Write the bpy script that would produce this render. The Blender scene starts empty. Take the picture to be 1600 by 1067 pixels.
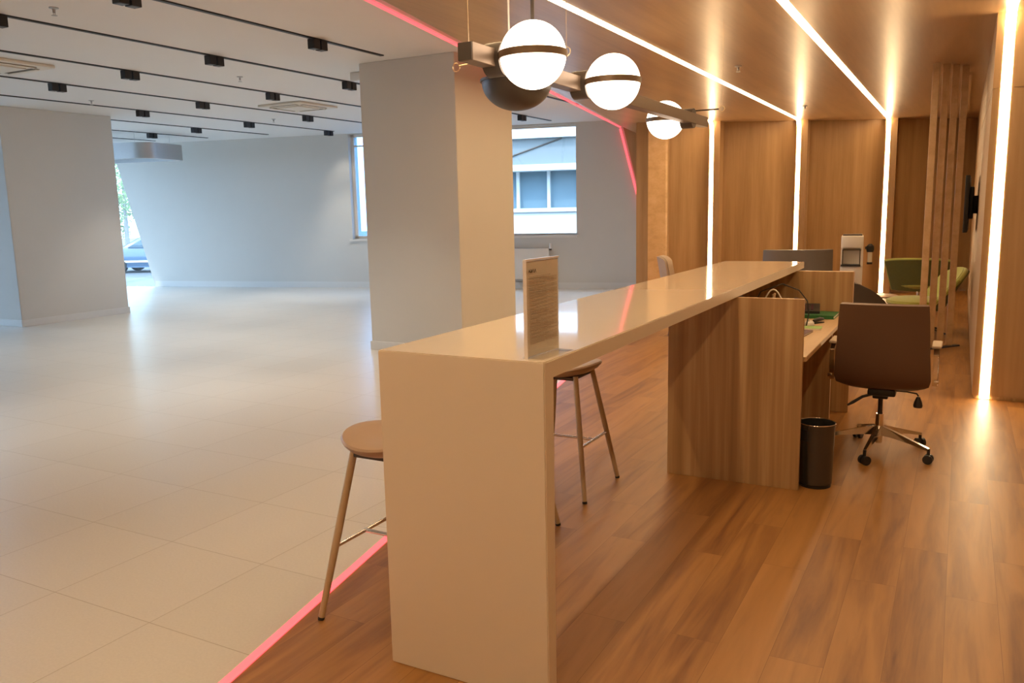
import bpy, bmesh, math, random
from mathutils import Vector, Matrix
random.seed(7)
PI = math.pi
S = bpy.context.scene
C = S.collection

# ------------------------------------------------------------------ camera
EYE = Vector((0.0, 0.0, 1.574))
cam_d = bpy.data.cameras.new('camera'); cam = bpy.data.objects.new('camera', cam_d); C.objects.link(cam)
cam_d.sensor_width = 36.0; cam_d.lens = 1286.93 / 1600 * 36.0; cam_d.clip_start = 0.05; cam_d.clip_end = 300
_yaw, _pit, _rol = math.radians(28.5448), math.radians(9.0909), math.radians(-1.2263)
_f = Vector((-math.sin(_yaw)*math.cos(_pit), math.cos(_yaw)*math.cos(_pit), -math.sin(_pit)))
_r0 = Vector((math.cos(_yaw), math.sin(_yaw), 0)); _u0 = _r0.cross(_f)
_r = _r0*math.cos(_rol) + _u0*math.sin(_rol); _u = -_r0*math.sin(_rol) + _u0*math.cos(_rol)
cam.matrix_world = Matrix(((_r.x, _u.x, -_f.x, EYE.x), (_r.y, _u.y, -_f.y, EYE.y), (_r.z, _u.z, -_f.z, EYE.z), (0, 0, 0, 1)))
S.camera = cam

# ------------------------------------------------------------------ colour management, world, sun
S.view_settings.view_transform = 'Standard'; S.view_settings.look = 'None'
S.view_settings.exposure = 0.54; S.view_settings.gamma = 1.0; S.view_settings.use_curve_mapping = False
SKY = 6.2            # daylight
LEDP = 20.0          # white strip strength
PINKP = 1.5
GLOBE = 5.0
w = bpy.data.worlds.new('sky'); S.world = w; w.use_nodes = True
bg = w.node_tree.nodes['Background']; bg.inputs[0].default_value = (0.52, 0.71, 1.0, 1); bg.inputs[1].default_value = SKY
sun_d = bpy.data.lights.new('sun', 'SUN'); sun_d.energy = 2.0; sun_d.angle = math.radians(2); sun_d.color = (1, 0.96, 0.88)
sun = bpy.data.objects.new('sun', sun_d); C.objects.link(sun); sun.rotation_euler = (math.radians(48), 0, math.radians(-28))

# ------------------------------------------------------------------ materials
def _n(nt, t, **kw):
    n = nt.nodes.new(t)
    for k, v in kw.items(): setattr(n, k, v)
    return n
def new_mat(name):
    m = bpy.data.materials.new(name); m.use_nodes = True
    return m, m.node_tree, m.node_tree.nodes['Principled BSDF']
def setp(b, **kw):
    for k, v in kw.items():
        b.inputs[k.replace('_', ' ')].default_value = v
def mottled(name, col, rough=0.5, amount=0.06, scale=6.0, metal=0.0, bump=0.0, bscale=80.0, coat=0.0, spec=0.5, trans=0.0, sheen=0.0):
    m, nt, b = new_mat(name)
    tc = _n(nt, 'ShaderNodeTexCoord'); no = _n(nt, 'ShaderNodeTexNoise'); no.inputs['Scale'].default_value = scale; no.inputs['Detail'].default_value = 4
    nt.links.new(tc.outputs['Object'], no.inputs['Vector'])
    mx = _n(nt, 'ShaderNodeMix', data_type='RGBA')
    mx.inputs[6].default_value = (*[max(0, c*(1-amount)) for c in col], 1); mx.inputs[7].default_value = (*[min(1, c*(1+amount)) for c in col], 1)
    nt.links.new(no.outputs['Fac'], mx.inputs[0]); nt.links.new(mx.outputs[2], b.inputs['Base Color'])
    setp(b, Roughness=rough, Metallic=metal, Coat_Weight=coat, Specular_IOR_Level=spec, Transmission_Weight=trans, Sheen_Weight=sheen)
    if bump:
        n2 = _n(nt, 'ShaderNodeTexNoise'); n2.inputs['Scale'].default_value = bscale; nt.links.new(tc.outputs['Object'], n2.inputs['Vector'])
        bp = _n(nt, 'ShaderNodeBump'); bp.inputs['Strength'].default_value = bump; bp.inputs['Distance'].default_value = 0.002
        nt.links.new(n2.outputs['Fac'], bp.inputs['Height']); nt.links.new(bp.outputs[0], b.inputs['Normal'])
    return m
def wood(name, dark, mid, light, stretch, rough=0.4, s1=5.0, s2=40.0, coat=0.0):
    """streaky veneer; stretch = per-axis scale (small along the grain)"""
    m, nt, b = new_mat(name)
    tc = _n(nt, 'ShaderNodeTexCoord'); mp = _n(nt, 'ShaderNodeMapping'); mp.inputs['Scale'].default_value = stretch
    nt.links.new(tc.outputs['Object'], mp.inputs[0])
    a = _n(nt, 'ShaderNodeTexNoise'); a.inputs['Scale'].default_value = s1; a.inputs['Detail'].default_value = 3; a.inputs['Distortion'].default_value = 0.4
    c = _n(nt, 'ShaderNodeTexNoise'); c.inputs['Scale'].default_value = s2; c.inputs['Detail'].default_value = 5
    nt.links.new(mp.outputs[0], a.inputs['Vector']); nt.links.new(mp.outputs[0], c.inputs['Vector'])
    ad = _n(nt, 'ShaderNodeMath', operation='MULTIPLY_ADD'); ad.inputs[1].default_value = 0.35; 
    nt.links.new(c.outputs['Fac'], ad.inputs[0]); nt.links.new(a.outputs['Fac'], ad.inputs[2])
    cr = _n(nt, 'ShaderNodeValToRGB'); e = cr.color_ramp.elements
    e[0].position = 0.45; e[0].color = (*dark, 1); e[1].position = 0.92; e[1].color = (*light, 1)
    k = cr.color_ramp.elements.new(0.67); k.color = (*mid, 1)
    nt.links.new(ad.outputs[0], cr.inputs[0]); nt.links.new(cr.outputs[0], b.inputs['Base Color'])
    setp(b, Roughness=rough, Coat_Weight=coat)
    return m
def emit(name, col, strength):
    m, nt, b = new_mat(name)
    no = _n(nt, 'ShaderNodeTexNoise'); no.inputs['Scale'].default_value = 2.0
    mx = _n(nt, 'ShaderNodeMix', data_type='RGBA'); mx.inputs[6].default_value = (*col, 1); mx.inputs[7].default_value = (*[c*0.96 for c in col], 1)
    nt.links.new(no.outputs['Fac'], mx.inputs[0]); nt.links.new(mx.outputs[2], b.inputs['Emission Color'])
    setp(b, Base_Color=(0.25, 0.22, 0.2, 1), Emission_Strength=strength, Roughness=0.4)
    return m
def pane_mat(name, tint, refl=0.9):
    m = bpy.data.materials.new(name); m.use_nodes = True; nt = m.node_tree; nt.nodes.clear()
    out = _n(nt, 'ShaderNodeOutputMaterial'); tr = _n(nt, 'ShaderNodeBsdfTransparent'); gl = _n(nt, 'ShaderNodeBsdfGlossy'); mx = _n(nt, 'ShaderNodeMixShader'); fr = _n(nt, 'ShaderNodeFresnel')
    tr.inputs[0].default_value = (*tint, 1); gl.inputs['Roughness'].default_value = 0.02; geo = _n(nt, 'ShaderNodeNewGeometry'); mr = _n(nt, 'ShaderNodeMapRange'); mr.inputs[3].default_value = 1.45; mr.inputs[4].default_value = 1/1.45
    nt.links.new(geo.outputs['Backfacing'], mr.inputs[0]); nt.links.new(mr.outputs[0], fr.inputs[0])
    nt.links.new(fr.outputs[0], mx.inputs[0]); nt.links.new(tr.outputs[0], mx.inputs[1]); nt.links.new(gl.outputs[0], mx.inputs[2]); nt.links.new(mx.outputs[0], out.inputs[0])
    return m
def tile_mat():
    m, nt, b = new_mat('stone_tile')
    tc = _n(nt, 'ShaderNodeTexCoord'); mp = _n(nt, 'ShaderNodeMapping'); mp.inputs['Location'].default_value = (2.723+0.6*40, -1.969+0.6*20, 0)
    nt.links.new(tc.outputs['Object'], mp.inputs[0])
    sc = _n(nt, 'ShaderNodeVectorMath', operation='SCALE'); sc.inputs['Scale'].default_value = 1/0.6; nt.links.new(mp.outputs[0], sc.inputs[0])
    sp = _n(nt, 'ShaderNodeSeparateXYZ'); nt.links.new(sc.outputs[0], sp.inputs[0])
    ds = []
    for k in (0, 1):      # distance to the nearest joint
        a = _n(nt, 'ShaderNodeMath', operation='ADD'); a.inputs[1].default_value = 0.5; nt.links.new(sp.outputs[k], a.inputs[0])
        f = _n(nt, 'ShaderNodeMath', operation='FRACT'); nt.links.new(a.outputs[0], f.inputs[0])
        g = _n(nt, 'ShaderNodeMath', operation='SUBTRACT'); g.inputs[1].default_value = 0.5; nt.links.new(f.outputs[0], g.inputs[0])
        h = _n(nt, 'ShaderNodeMath', operation='ABSOLUTE'); nt.links.new(g.outputs[0], h.inputs[0]); ds.append(h)
    mn = _n(nt, 'ShaderNodeMath', operation='MINIMUM'); nt.links.new(ds[0].outputs[0], mn.inputs[0]); nt.links.new(ds[1].outputs[0], mn.inputs[1])
    jt = _n(nt, 'ShaderNodeMapRange'); jt.inputs[1].default_value = 0.0018; jt.inputs[2].default_value = 0.0042; nt.links.new(mn.outputs[0], jt.inputs[0])
    fl = _n(nt, 'ShaderNodeVectorMath', operation='FLOOR'); nt.links.new(sc.outputs[0], fl.inputs[0])
    wn = _n(nt, 'ShaderNodeTexWhiteNoise', noise_dimensions='2D'); nt.links.new(fl.outputs[0], wn.inputs['Vector'])
    tl = _n(nt, 'ShaderNodeMix', data_type='RGBA'); tl.inputs[6].default_value = (0.635, 0.612, 0.56, 1); tl.inputs[7].default_value = (0.66, 0.635, 0.585, 1)
    nt.links.new(wn.outputs['Value'], tl.inputs[0])
    br = _n(nt, 'ShaderNodeMix', data_type='RGBA'); br.inputs[6].default_value = (0.42, 0.38, 0.32, 1)
    nt.links.new(jt.outputs[0], br.inputs[0]); nt.links.new(tl.outputs[2], br.inputs[7])
    no = _n(nt, 'ShaderNodeTexNoise'); no.inputs['Scale'].default_value = 90; no.inputs['Detail'].default_value = 3; nt.links.new(tc.outputs['Object'], no.inputs['Vector'])
    mx = _n(nt, 'ShaderNodeMix', data_type='RGBA', blend_type='MULTIPLY'); mx.inputs[0].default_value = 0.22
    nt.links.new(br.outputs[2], mx.inputs[6]); m4 = _n(nt, 'ShaderNodeMapRange'); m4.inputs[1].default_value = 0.35; m4.inputs[2].default_value = 0.65; m4.inputs[3].default_value = 0.75; m4.inputs[4].default_value = 1.0
    nt.links.new(no.outputs['Fac'], m4.inputs[0]); nt.links.new(m4.outputs[0], mx.inputs[7])
    nt.links.new(mx.outputs[2], b.inputs['Base Color']); 
    setp(b, Roughness=0.31)
    return m
def plank_mat():
    m, nt, b = new_mat('oak_plank_floor')
    tc = _n(nt, 'ShaderNodeTexCoord'); sp = _n(nt, 'ShaderNodeSeparateXYZ'); cb = _n(nt, 'ShaderNodeCombineXYZ')
    nt.links.new(tc.outputs['Object'], sp.inputs[0]); nt.links.new(sp.outputs[1], cb.inputs[0]); nt.links.new(sp.outputs[0], cb.inputs[1])
    mp = _n(nt, 'ShaderNodeMapping'); mp.inputs['Location'].default_value = (31.37, 27.33, 0); nt.links.new(cb.outputs[0], mp.inputs[0])
    br = _n(nt, 'ShaderNodeTexBrick'); br.offset = 0.37; br.squash = 1.0; br.offset_frequency = 2
    for k, v in (('Scale', 1.0), ('Brick Width', 1.22), ('Row Height', 0.18), ('Mortar Size', 0.0009), ('Mortar Smooth', 0.3), ('Bias', 0.0)): br.inputs[k].default_value = v
    br.inputs['Color1'].default_value = (0, 0, 0, 1); br.inputs['Color2'].default_value = (1, 1, 1, 1); br.inputs['Mortar'].default_value = (0.35, 0.35, 0.35, 1)
    nt.links.new(mp.outputs[0], br.inputs['Vector'])
    # grain: offset the noise by the plank's random value so that grain breaks at plank edges
    mg = _n(nt, 'ShaderNodeMapping'); mg.inputs['Scale'].default_value = (0.7, 7.0, 1.0); nt.links.new(mp.outputs[0], mg.inputs[0])
    vm = _n(nt, 'ShaderNodeVectorMath', operation='MULTIPLY_ADD'); vm.inputs[1].default_value = (37, 53, 11)
    nt.links.new(br.outputs['Color'], vm.inputs[0]); nt.links.new(mg.outputs[0], vm.inputs[2])
    n1 = _n(nt, 'ShaderNodeTexNoise'); n1.inputs['Scale'].default_value = 1.6; n1.inputs['Detail'].default_value = 6; n1.inputs['Distortion'].default_value = 0.9
    n2 = _n(nt, 'ShaderNodeTexNoise'); n2.inputs['Scale'].default_value = 7.0; n2.inputs['Detail'].default_value = 6; n2.inputs['Distortion'].default_value = 0.4
    nt.links.new(vm.outputs[0], n1.inputs['Vector']); nt.links.new(vm.outputs[0], n2.inputs['Vector'])
    f = _n(nt, 'ShaderNodeMath', operation='MULTIPLY_ADD'); f.inputs[1].default_value = 0.22; nt.links.new(br.outputs['Color'], f.inputs[0])
    g = _n(nt, 'ShaderNodeMath', operation='MULTIPLY_ADD'); g.inputs[1].default_value = 0.75; nt.links.new(n1.outputs['Fac'], g.inputs[0]); 
    h = _n(nt, 'ShaderNodeMath', operation='MULTIPLY'); h.inputs[1].default_value = 0.25; nt.links.new(n2.outputs['Fac'], h.inputs[0])
    nt.links.new(h.outputs[0], g.inputs[2]); nt.links.new(g.outputs[0], f.inputs[2])
    cr = _n(nt, 'ShaderNodeValToRGB'); e = cr.color_ramp.elements
    e[0].position = 0.30; e[0].color = (0.13, 0.045, 0.015, 1); e[1].position = 0.95; e[1].color = (0.46, 0.23, 0.072, 1)
    for p, c in ((0.48, (0.26, 0.112, 0.030, 1)), (0.66, (0.37, 0.178, 0.050, 1))):
        k = cr.color_ramp.elements.new(p); k.color = c
    nt.links.new(f.outputs[0], cr.inputs[0])
    dk = _n(nt, 'ShaderNodeMix', data_type='RGBA', blend_type='MULTIPLY'); dk.inputs[7].default_value = (0.62, 0.55, 0.5, 1)
    nt.links.new(br.outputs['Fac'], dk.inputs[0]); nt.links.new(cr.outputs[0], dk.inputs[6]); nt.links.new(dk.outputs[2], b.inputs['Base Color'])
    mr = _n(nt, 'ShaderNodeMapRange'); mr.inputs[3].default_value = 0.34; mr.inputs[4].default_value = 0.48
    nt.links.new(n2.outputs['Fac'], mr.inputs[0]); nt.links.new(mr.outputs[0], b.inputs['Roughness'])
    return m
M = {}
M['tile'] = tile_mat()
M['plank'] = plank_mat()
M['plaster'] = mottled('matt_white_wall_paint', (0.62, 0.61, 0.57), 0.75, 0.015, 3)
M['ceiling'] = mottled('matt_ceiling_paint', (0.78, 0.76, 0.73), 0.8, 0.01, 3)
M['skirting'] = mottled('satin_skirting_paint', (0.68, 0.68, 0.66), 0.45, 0.01)
M['wallwood'] = wood('oak_veneer_wall', (0.33, 0.195, 0.085), (0.40, 0.245, 0.112), (0.46, 0.295, 0.145), (1.6, 1.6, 0.09), 0.42, 4.0, 30.0)
M['ceilwood'] = wood('oak_veneer_ceiling', (0.42, 0.26, 0.13), (0.50, 0.32, 0.165), (0.57, 0.38, 0.20), (1.6, 0.10, 1.6), 0.30, 3.0, 24.0)
M['deskwood'] = wood('streaked_oak_laminate', (0.36, 0.215, 0.095), (0.46, 0.285, 0.13), (0.60, 0.41, 0.21), (2.4, 2.4, 0.06), 0.42, 8.0, 30.0)
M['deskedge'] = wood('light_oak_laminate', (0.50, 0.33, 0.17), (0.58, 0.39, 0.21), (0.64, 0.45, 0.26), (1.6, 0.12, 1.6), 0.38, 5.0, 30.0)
M['stone'] = mottled('polished_cream_solid_surface', (0.74, 0.645, 0.52), 0.07, 0.01, 12, coat=0.3)
M['stonesatin'] = mottled('satin_cream_solid_surface', (0.74, 0.645, 0.52), 0.38, 0.01, 12)
M['led'] = emit('warm_white_led_diffuser', (1.0, 0.69, 0.37), LEDP)
M['pink'] = emit('pink_led_diffuser', (1.0, 0.062, 0.085), PINKP)
M['globe'] = emit('lit_opal_glass', (1.0, 0.80, 0.60), GLOBE)
M['spotled'] = emit('spotlight_lens', (1.0, 0.88, 0.72), 12.0)
M['black'] = mottled('black_powder_coat', (0.012, 0.012, 0.014), 0.5, 0.1)
M['blackplastic'] = mottled('black_plastic', (0.02, 0.02, 0.022), 0.4, 0.1)
M['bronze'] = mottled('taupe_bronze_metal', (0.17, 0.115, 0.075), 0.42, 0.05, 5, metal=0.6)
M['graphite'] = mottled('graphite_metal', (0.085, 0.07, 0.06), 0.42, 0.05, 5, metal=0.5)
M['chrome'] = mottled('polished_chrome', (0.80, 0.78, 0.75), 0.10, 0.01, 5, metal=1.0)
M['brass'] = mottled('satin_brass_wire', (0.72, 0.56, 0.36), 0.3, 0.02, 5, metal=0.9)
M['steel'] = mottled('brushed_steel', (0.50, 0.50, 0.50), 0.45, 0.03, 20, metal=0.9)
M['leather'] = mottled('taupe_brown_leather', (0.125, 0.068, 0.04), 0.48, 0.05, 8, bump=0.12, bscale=220)
M['stoolseat'] = mottled('tan_leather', (0.40, 0.285, 0.19), 0.42, 0.04, 8, bump=0.08, bscale=240)
M['oakleg'] = wood('pale_oak_leg', (0.42, 0.31, 0.18), (0.50, 0.37, 0.22), (0.56, 0.43, 0.27), (3, 3, 0.3), 0.45)
M['rubber'] = mottled('black_rubber', (0.015, 0.014, 0.013), 0.7, 0.1)
M['bin'] = mottled('dark_grey_bin_metal', (0.10, 0.10, 0.10), 0.26, 0.04, 4, metal=0.75)
M['paper'] = mottled('white_paper', (0.88, 0.82, 0.70), 0.6, 0.01)
M['ink'] = mottled('dark_ink', (0.06, 0.035, 0.02), 0.6, 0.05)
M['greyink'] = mottled('grey_ink', (0.36, 0.26, 0.17), 0.6, 0.05)
M['acrylic'] = pane_mat('clear_acrylic', (0.985, 0.985, 0.985))
M['acrylicedge'] = mottled('bright_acrylic_edge', (0.85, 0.80, 0.78), 0.15, 0.02)
M['glass'] = pane_mat('window_glass', (0.90, 0.95, 0.96))
M['glassblue'] = pane_mat('blue_tinted_glass', (0.62, 0.80, 0.95))
M['green'] = mottled('green_card', (0.02, 0.15, 0.045), 0.45, 0.04)
M['lightgreen'] = mottled('light_green_paper', (0.30, 0.50, 0.14), 0.6, 0.03)
M['white'] = mottled('white_plastic', (0.72, 0.69, 0.64), 0.4, 0.01)
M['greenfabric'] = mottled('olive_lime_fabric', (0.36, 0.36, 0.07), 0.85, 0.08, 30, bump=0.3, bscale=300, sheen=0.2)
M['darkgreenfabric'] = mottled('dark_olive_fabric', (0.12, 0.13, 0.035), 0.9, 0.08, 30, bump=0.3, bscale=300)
M['greyfabric'] = mottled('grey_upholstery', (0.17, 0.16, 0.155), 0.5, 0.06, 20, bump=0.1, bscale=300)
M['charcoal'] = mottled('charcoal_upholstery', (0.075, 0.062, 0.052), 0.6, 0.06, 20, bump=0.15, bscale=300)
M['beigefabric'] = mottled('beige_upholstery', (0.50, 0.40, 0.30), 0.7, 0.04, 20)
M['tabletop'] = mottled('pale_beige_tabletop', (0.55, 0.40, 0.31), 0.35, 0.03)
M['purple'] = mottled('plum_plastic', (0.10, 0.03, 0.05), 0.4, 0.1)
M['acpanel'] = mottled('cream_grille_plastic', (0.70, 0.65, 0.56), 0.5, 0.01)
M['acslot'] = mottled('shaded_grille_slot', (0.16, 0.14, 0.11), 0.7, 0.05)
M['asphalt'] = mottled('street_asphalt', (0.09, 0.095, 0.10), 0.85, 0.1, 4)
M['pavement'] = mottled('pale_pavement', (0.10, 0.11, 0.115), 0.8, 0.06, 2)
M['carpaint'] = mottled('pale_blue_car_paint', (0.08, 0.13, 0.20), 0.3, 0.02, 2, coat=0.6)
M['carglass'] = mottled('car_window_glass', (0.03, 0.06, 0.08), 0.15, 0.02, 2)
M['leaf'] = mottled('bright_green_leaves', (0.20, 0.30, 0.08), 0.6, 0.3, 3)
M['bark'] = mottled('grey_bark', (0.22, 0.2, 0.18), 0.9, 0.2, 10)
M['facade'] = mottled('white_facade_render', (0.62, 0.64, 0.64), 0.7, 0.02, 1)
M['facadegrey'] = mottled('blue_grey_facade_panel', (0.18, 0.20, 0.20), 0.6, 0.05, 1)
M['facadeglass'] = mottled('blue_facade_glass', (0.15, 0.22, 0.26), 0.12, 0.12, 0.7)

# ------------------------------------------------------------------ mesh helpers
class MB:
    """collects shapes in one bmesh"""
    def __init__(s): s.bm = bmesh.new()
    def box(s, a, b, bev=0.0, seg=2, rot=0.0, mat=None):
        x0, y0, z0 = a; x1, y1, z1 = b
        m = Matrix.Translation(((x0+x1)/2, (y0+y1)/2, (z0+z1)/2)) @ Matrix.Rotation(rot, 4, 'Z') @ Matrix.Diagonal((abs(x1-x0), abs(y1-y0), abs(z1-z0), 1))
        if mat is not None: m = mat @ m
        r = bmesh.ops.create_cube(s.bm, size=1.0, matrix=m)
        if bev > 0:
            es = list({e for v in r['verts'] for e in v.link_edges})
            bmesh.ops.bevel(s.bm, geom=es, offset=bev, segments=seg, affect='EDGES', profile=0.5)
        return s
    def prism(s, pts, z0, z1, axis='Z'):
        """extrude a polygon; axis Z: pts are (x,y); Y: pts are (x,z), z0..z1 is y; X: pts are (y,z)"""
        def P(p, h):
            return {'Z': (p[0], p[1], h), 'Y': (p[0], h, p[1]), 'X': (h, p[0], p[1])}[axis]
        a = [s.bm.verts.new(P(p, z0)) for p in pts]; b = [s.bm.verts.new(P(p, z1)) for p in pts]
        s.bm.faces.new(a); s.bm.faces.new(b[::-1]); n = len(pts)
        for i in range(n): s.bm.faces.new((a[i], b[i], b[(i+1) % n], a[(i+1) % n]))
        return s
    def cyl(s, p0, p1, r0, r1=None, seg=24, cap=True):
        p0 = Vector(p0); p1 = Vector(p1); r1 = r0 if r1 is None else r1
        return s.rings([p0, p1], [r0, r1], seg, cap)
    def rings(s, pts, rads, seg=16, cap=True, closed=False):
        pts = [Vector(p) for p in pts]; R = []; n = len(pts); up = None
        for i, p in enumerate(pts):
            if closed: t = pts[(i+1) % n] - pts[i-1]
            else: t = pts[min(i+1, n-1)] - pts[max(i-1, 0)]
            t.normalize()
            if up is None: up = Vector((0, 0, 1)) if abs(t.z) < 0.9 else Vector((1, 0, 0))
            x = t.cross(up).normalized(); y = x.cross(t).normalized(); up = y
            R.append([s.bm.verts.new(p + (x*math.cos(2*PI*k/seg) + y*math.sin(2*PI*k/seg))*rads[i]) for k in range(seg)])
        for i in range(n if closed else n-1):
            A, B = R[i], R[(i+1) % n]
            for k in range(seg): s.bm.faces.new((A[k], A[(k+1) % seg], B[(k+1) % seg], B[k]))
        if cap and not closed: s.bm.faces.new(R[0][::-1]); s.bm.faces.new(R[-1])
        return s
    def tube(s, pts, r, seg=10, closed=False): return s.rings(pts, [r]*len(pts), seg, True, closed)
    def lathe(s, prof, c=(0, 0, 0), seg=48, sx=1.0, sy=1.0, mat=None):
        R = []
        for (r, z) in prof:
            if r < 1e-6: R.append([s.bm.verts.new((c[0], c[1], c[2]+z))])
            else: R.append([s.bm.verts.new((c[0]+sx*r*math.cos(2*PI*k/seg), c[1]+sy*r*math.sin(2*PI*k/seg), c[2]+z)) for k in range(seg)])
        if mat is not None:
            for q in R:
                for v in q: v.co = mat @ v.co
        for A, B in zip(R, R[1:]):
            for k in range(seg):
                k2 = (k+1) % seg
                if len(A) == 1 and len(B) == 1: continue
                if len(A) == 1: s.bm.faces.new((A[0], B[k2], B[k]))
                elif len(B) == 1: s.bm.faces.new((A[k], A[k2], B[0]))
                else: s.bm.faces.new((A[k], A[k2], B[k2], B[k]))
        return s
    def grid(s, P, thick=0.0, wrap=False):
        """P[i][j] surface of points; thick gives the sheet a body along its normals"""
        n, m = len(P), len(P[0]); P = [[Vector(q) for q in row] for row in P]
        N = [[None]*m for _ in range(n)]
        for i in range(n):
            for j in range(m):
                a = P[min(i+1, n-1)][j] - P[max(i-1, 0)][j]; b = P[i][min(j+1, m-1)] - P[i][max(j-1, 0)]
                k = a.cross(b); N[i][j] = k.normalized() if k.length > 1e-9 else Vector((0, 0, 1))
        A = [[s.bm.verts.new(P[i][j] + N[i][j]*thick/2) for j in range(m)] for i in range(n)]
        B = [[s.bm.verts.new(P[i][j] - N[i][j]*thick/2) for j in range(m)] for i in range(n)]
        for i in range(n-1):
            for j in range(m-1):
                s.bm.faces.new((A[i][j], A[i+1][j], A[i+1][j+1], A[i][j+1])); s.bm.faces.new((B[i][j], B[i][j+1], B[i+1][j+1], B[i+1][j]))
        for i in range(n-1):
            for j in (0, m-1): s.bm.faces.new((A[i][j], A[i+1][j], B[i+1][j], B[i][j]))
        for j in range(m-1):
            for i in (0, n-1): s.bm.faces.new((A[i][j], A[i][j+1], B[i][j+1], B[i][j]))
        return s
    def build(s, name, mat, parent=None, loc=None, smooth=True, ang=35, subsurf=0, recenter=False):
        bm = s.bm
        bmesh.ops.recalc_face_normals(bm, faces=bm.faces)
        if recenter:
            xs = [v.co for v in bm.verts]
            o = Vector(((min(v.x for v in xs)+max(v.x for v in xs))/2, (min(v.y for v in xs)+max(v.y for v in xs))/2, min(v.z for v in xs)))
            for v in bm.verts: v.co -= o
            loc = o
        if smooth:
            for f in bm.faces: f.smooth = True
            for e in bm.edges:
                if len(e.link_faces) == 2 and e.calc_face_angle(0) > math.radians(ang): e.smooth = False
        me = bpy.data.meshes.new(name); bm.to_mesh(me); bm.free(); me.materials.append(M[mat])
        o = bpy.data.objects.new(name, me); C.objects.link(o)
        if parent is not None: o.parent = parent
        if loc is not None: o.location = loc
        if subsurf:
            md = o.modifiers.new('subdivision', 'SUBSURF'); md.levels = md.render_levels = subsurf
        return o
def thing(name, label, cat, loc=(0, 0, 0), rz=0.0, group=None):
    o = bpy.data.objects.new(name, None); C.objects.link(o); o.empty_display_size = 0.1
    o.location = loc; o.rotation_euler = (0, 0, rz); tag(o, label, cat, group); return o
def tag(o, label, cat, group=None):
    o['label'] = label; o['category'] = cat
    if group: o['group'] = group
    return o
def struct(o): o['kind'] = 'structure'; return o
def copy_tree(root, loc=None, rz=None, label=None, group=None):
    def cp(o, par):
        c = o.copy(); C.objects.link(c); c.parent = par
        for ch in list(o.children): cp(ch, c)
        return c
    r = cp(root, None)
    if loc is not None: r.location = loc
    if rz is not None: r.rotation_euler = (0, 0, rz)
    if label: r['label'] = label
    if group: r['group'] = group
    return r
def lerp(a, b, t): return a + (b-a)*t

HC = 3.203     # white ceiling
HW = 2.95      # timber ceiling
def wall_y(x): return 14.85 + 0.22*(x+6.8)        # far hall wall
def oak_y(x): return 14.9 + 0.6*(x+2.5)           # timber back wall
def pink_floor_x(y): return -2.12 - 0.208*(y-1.786)
def pink_ceil_x(y): return -3.80 - 0.1945*(y-4.985)
def oak_ceil_x(y): return -3.42 - 0.196*(y-4.585)
YB = -3.5      # wall behind the camera

# ================================================================== STRUCTURE
# floors
ye = wall_y(-4.95)
mb = MB(); mb.prism([(-17.6, YB), (pink_floor_x(YB), YB), (pink_floor_x(ye), ye+0.1), (-17.6, 12.4)], -0.12, 0.0)
struct(mb.build('floor', 'tile', smooth=False))
mb = MB(); mb.prism([(pink_floor_x(YB), YB), (2.6, YB), (2.6, 18.6), (pink_floor_x(ye), ye+0.1)], -0.12, 0.0)
struct(mb.build('floor_timber', 'plank', smooth=False))
# hall ceiling, with timber ceiling under it
mb = MB(); mb.prism([(-17.6, YB), (0.5, YB), (-2.5, 16), (-17.6, 12.6)], HC, HC+0.12)
struct(mb.build('ceiling', 'ceiling', smooth=False))
mb = MB(); mb.prism([(oak_ceil_x(YB), YB), (2.6, YB), (2.6, 18.2), (-4.3, 13.9), (-4.9, 13.55), (oak_ceil_x(15.2), 15.2)], HW, HW+0.12)
struct(mb.build('ceiling_timber', 'ceilwood', smooth=False))
# timber wall piece between the pink line and the pier, over the hall wall
# far hall wall with two windows and the slanted end
def wall_poly(pts_xz, name, mat, th=0.18, off=0.0):
    mb = MB(); n = len(pts_xz)
    a = [mb.bm.verts.new((x, wall_y(x)-off, z)) for x, z in pts_xz]; b = [mb.bm.verts.new((x, wall_y(x)-off+th, z)) for x, z in pts_xz]
    mb.bm.faces.new(a); mb.bm.faces.new(b[::-1])
    for i in range(n): mb.bm.faces.new((a[i], b[i], b[(i+1) % n], a[(i+1) % n]))
    return mb
W1 = (-11.32, -9.7, 1.03, 3.19); W2 = (-9.1, -6.61, 1.06, 3.17)
mb = MB()
def wseg(mb, x0, x1, z0, z1, th=0.30):
    a = [(x0, wall_y(x0)), (x1, wall_y(x1)), (x1, wall_y(x1)+th), (x0, wall_y(x0)+th)]
    mb.prism(a, z0, z1)
wseg(mb, W1[1], W2[0], 0, HC); wseg(mb, W2[1], -4.6, 0, HC)
for Wn in (W1, W2): wseg(mb, Wn[0], Wn[1], 0, Wn[2]); wseg(mb, Wn[0], Wn[1], Wn[3], HC)
q = wall_poly([(-16.27, 0), (W1[0], 0), (W1[0], HC), (-17.12, HC)], 'w', 'plaster', 0.30)
tmp = bpy.data.meshes.new('t'); q.bm.to_mesh(tmp); q.bm.free(); mb.bm.from_mesh(tmp); bpy.data.meshes.remove(tmp)
struct(mb.build('wall_far', 'plaster', smooth=False))
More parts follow.
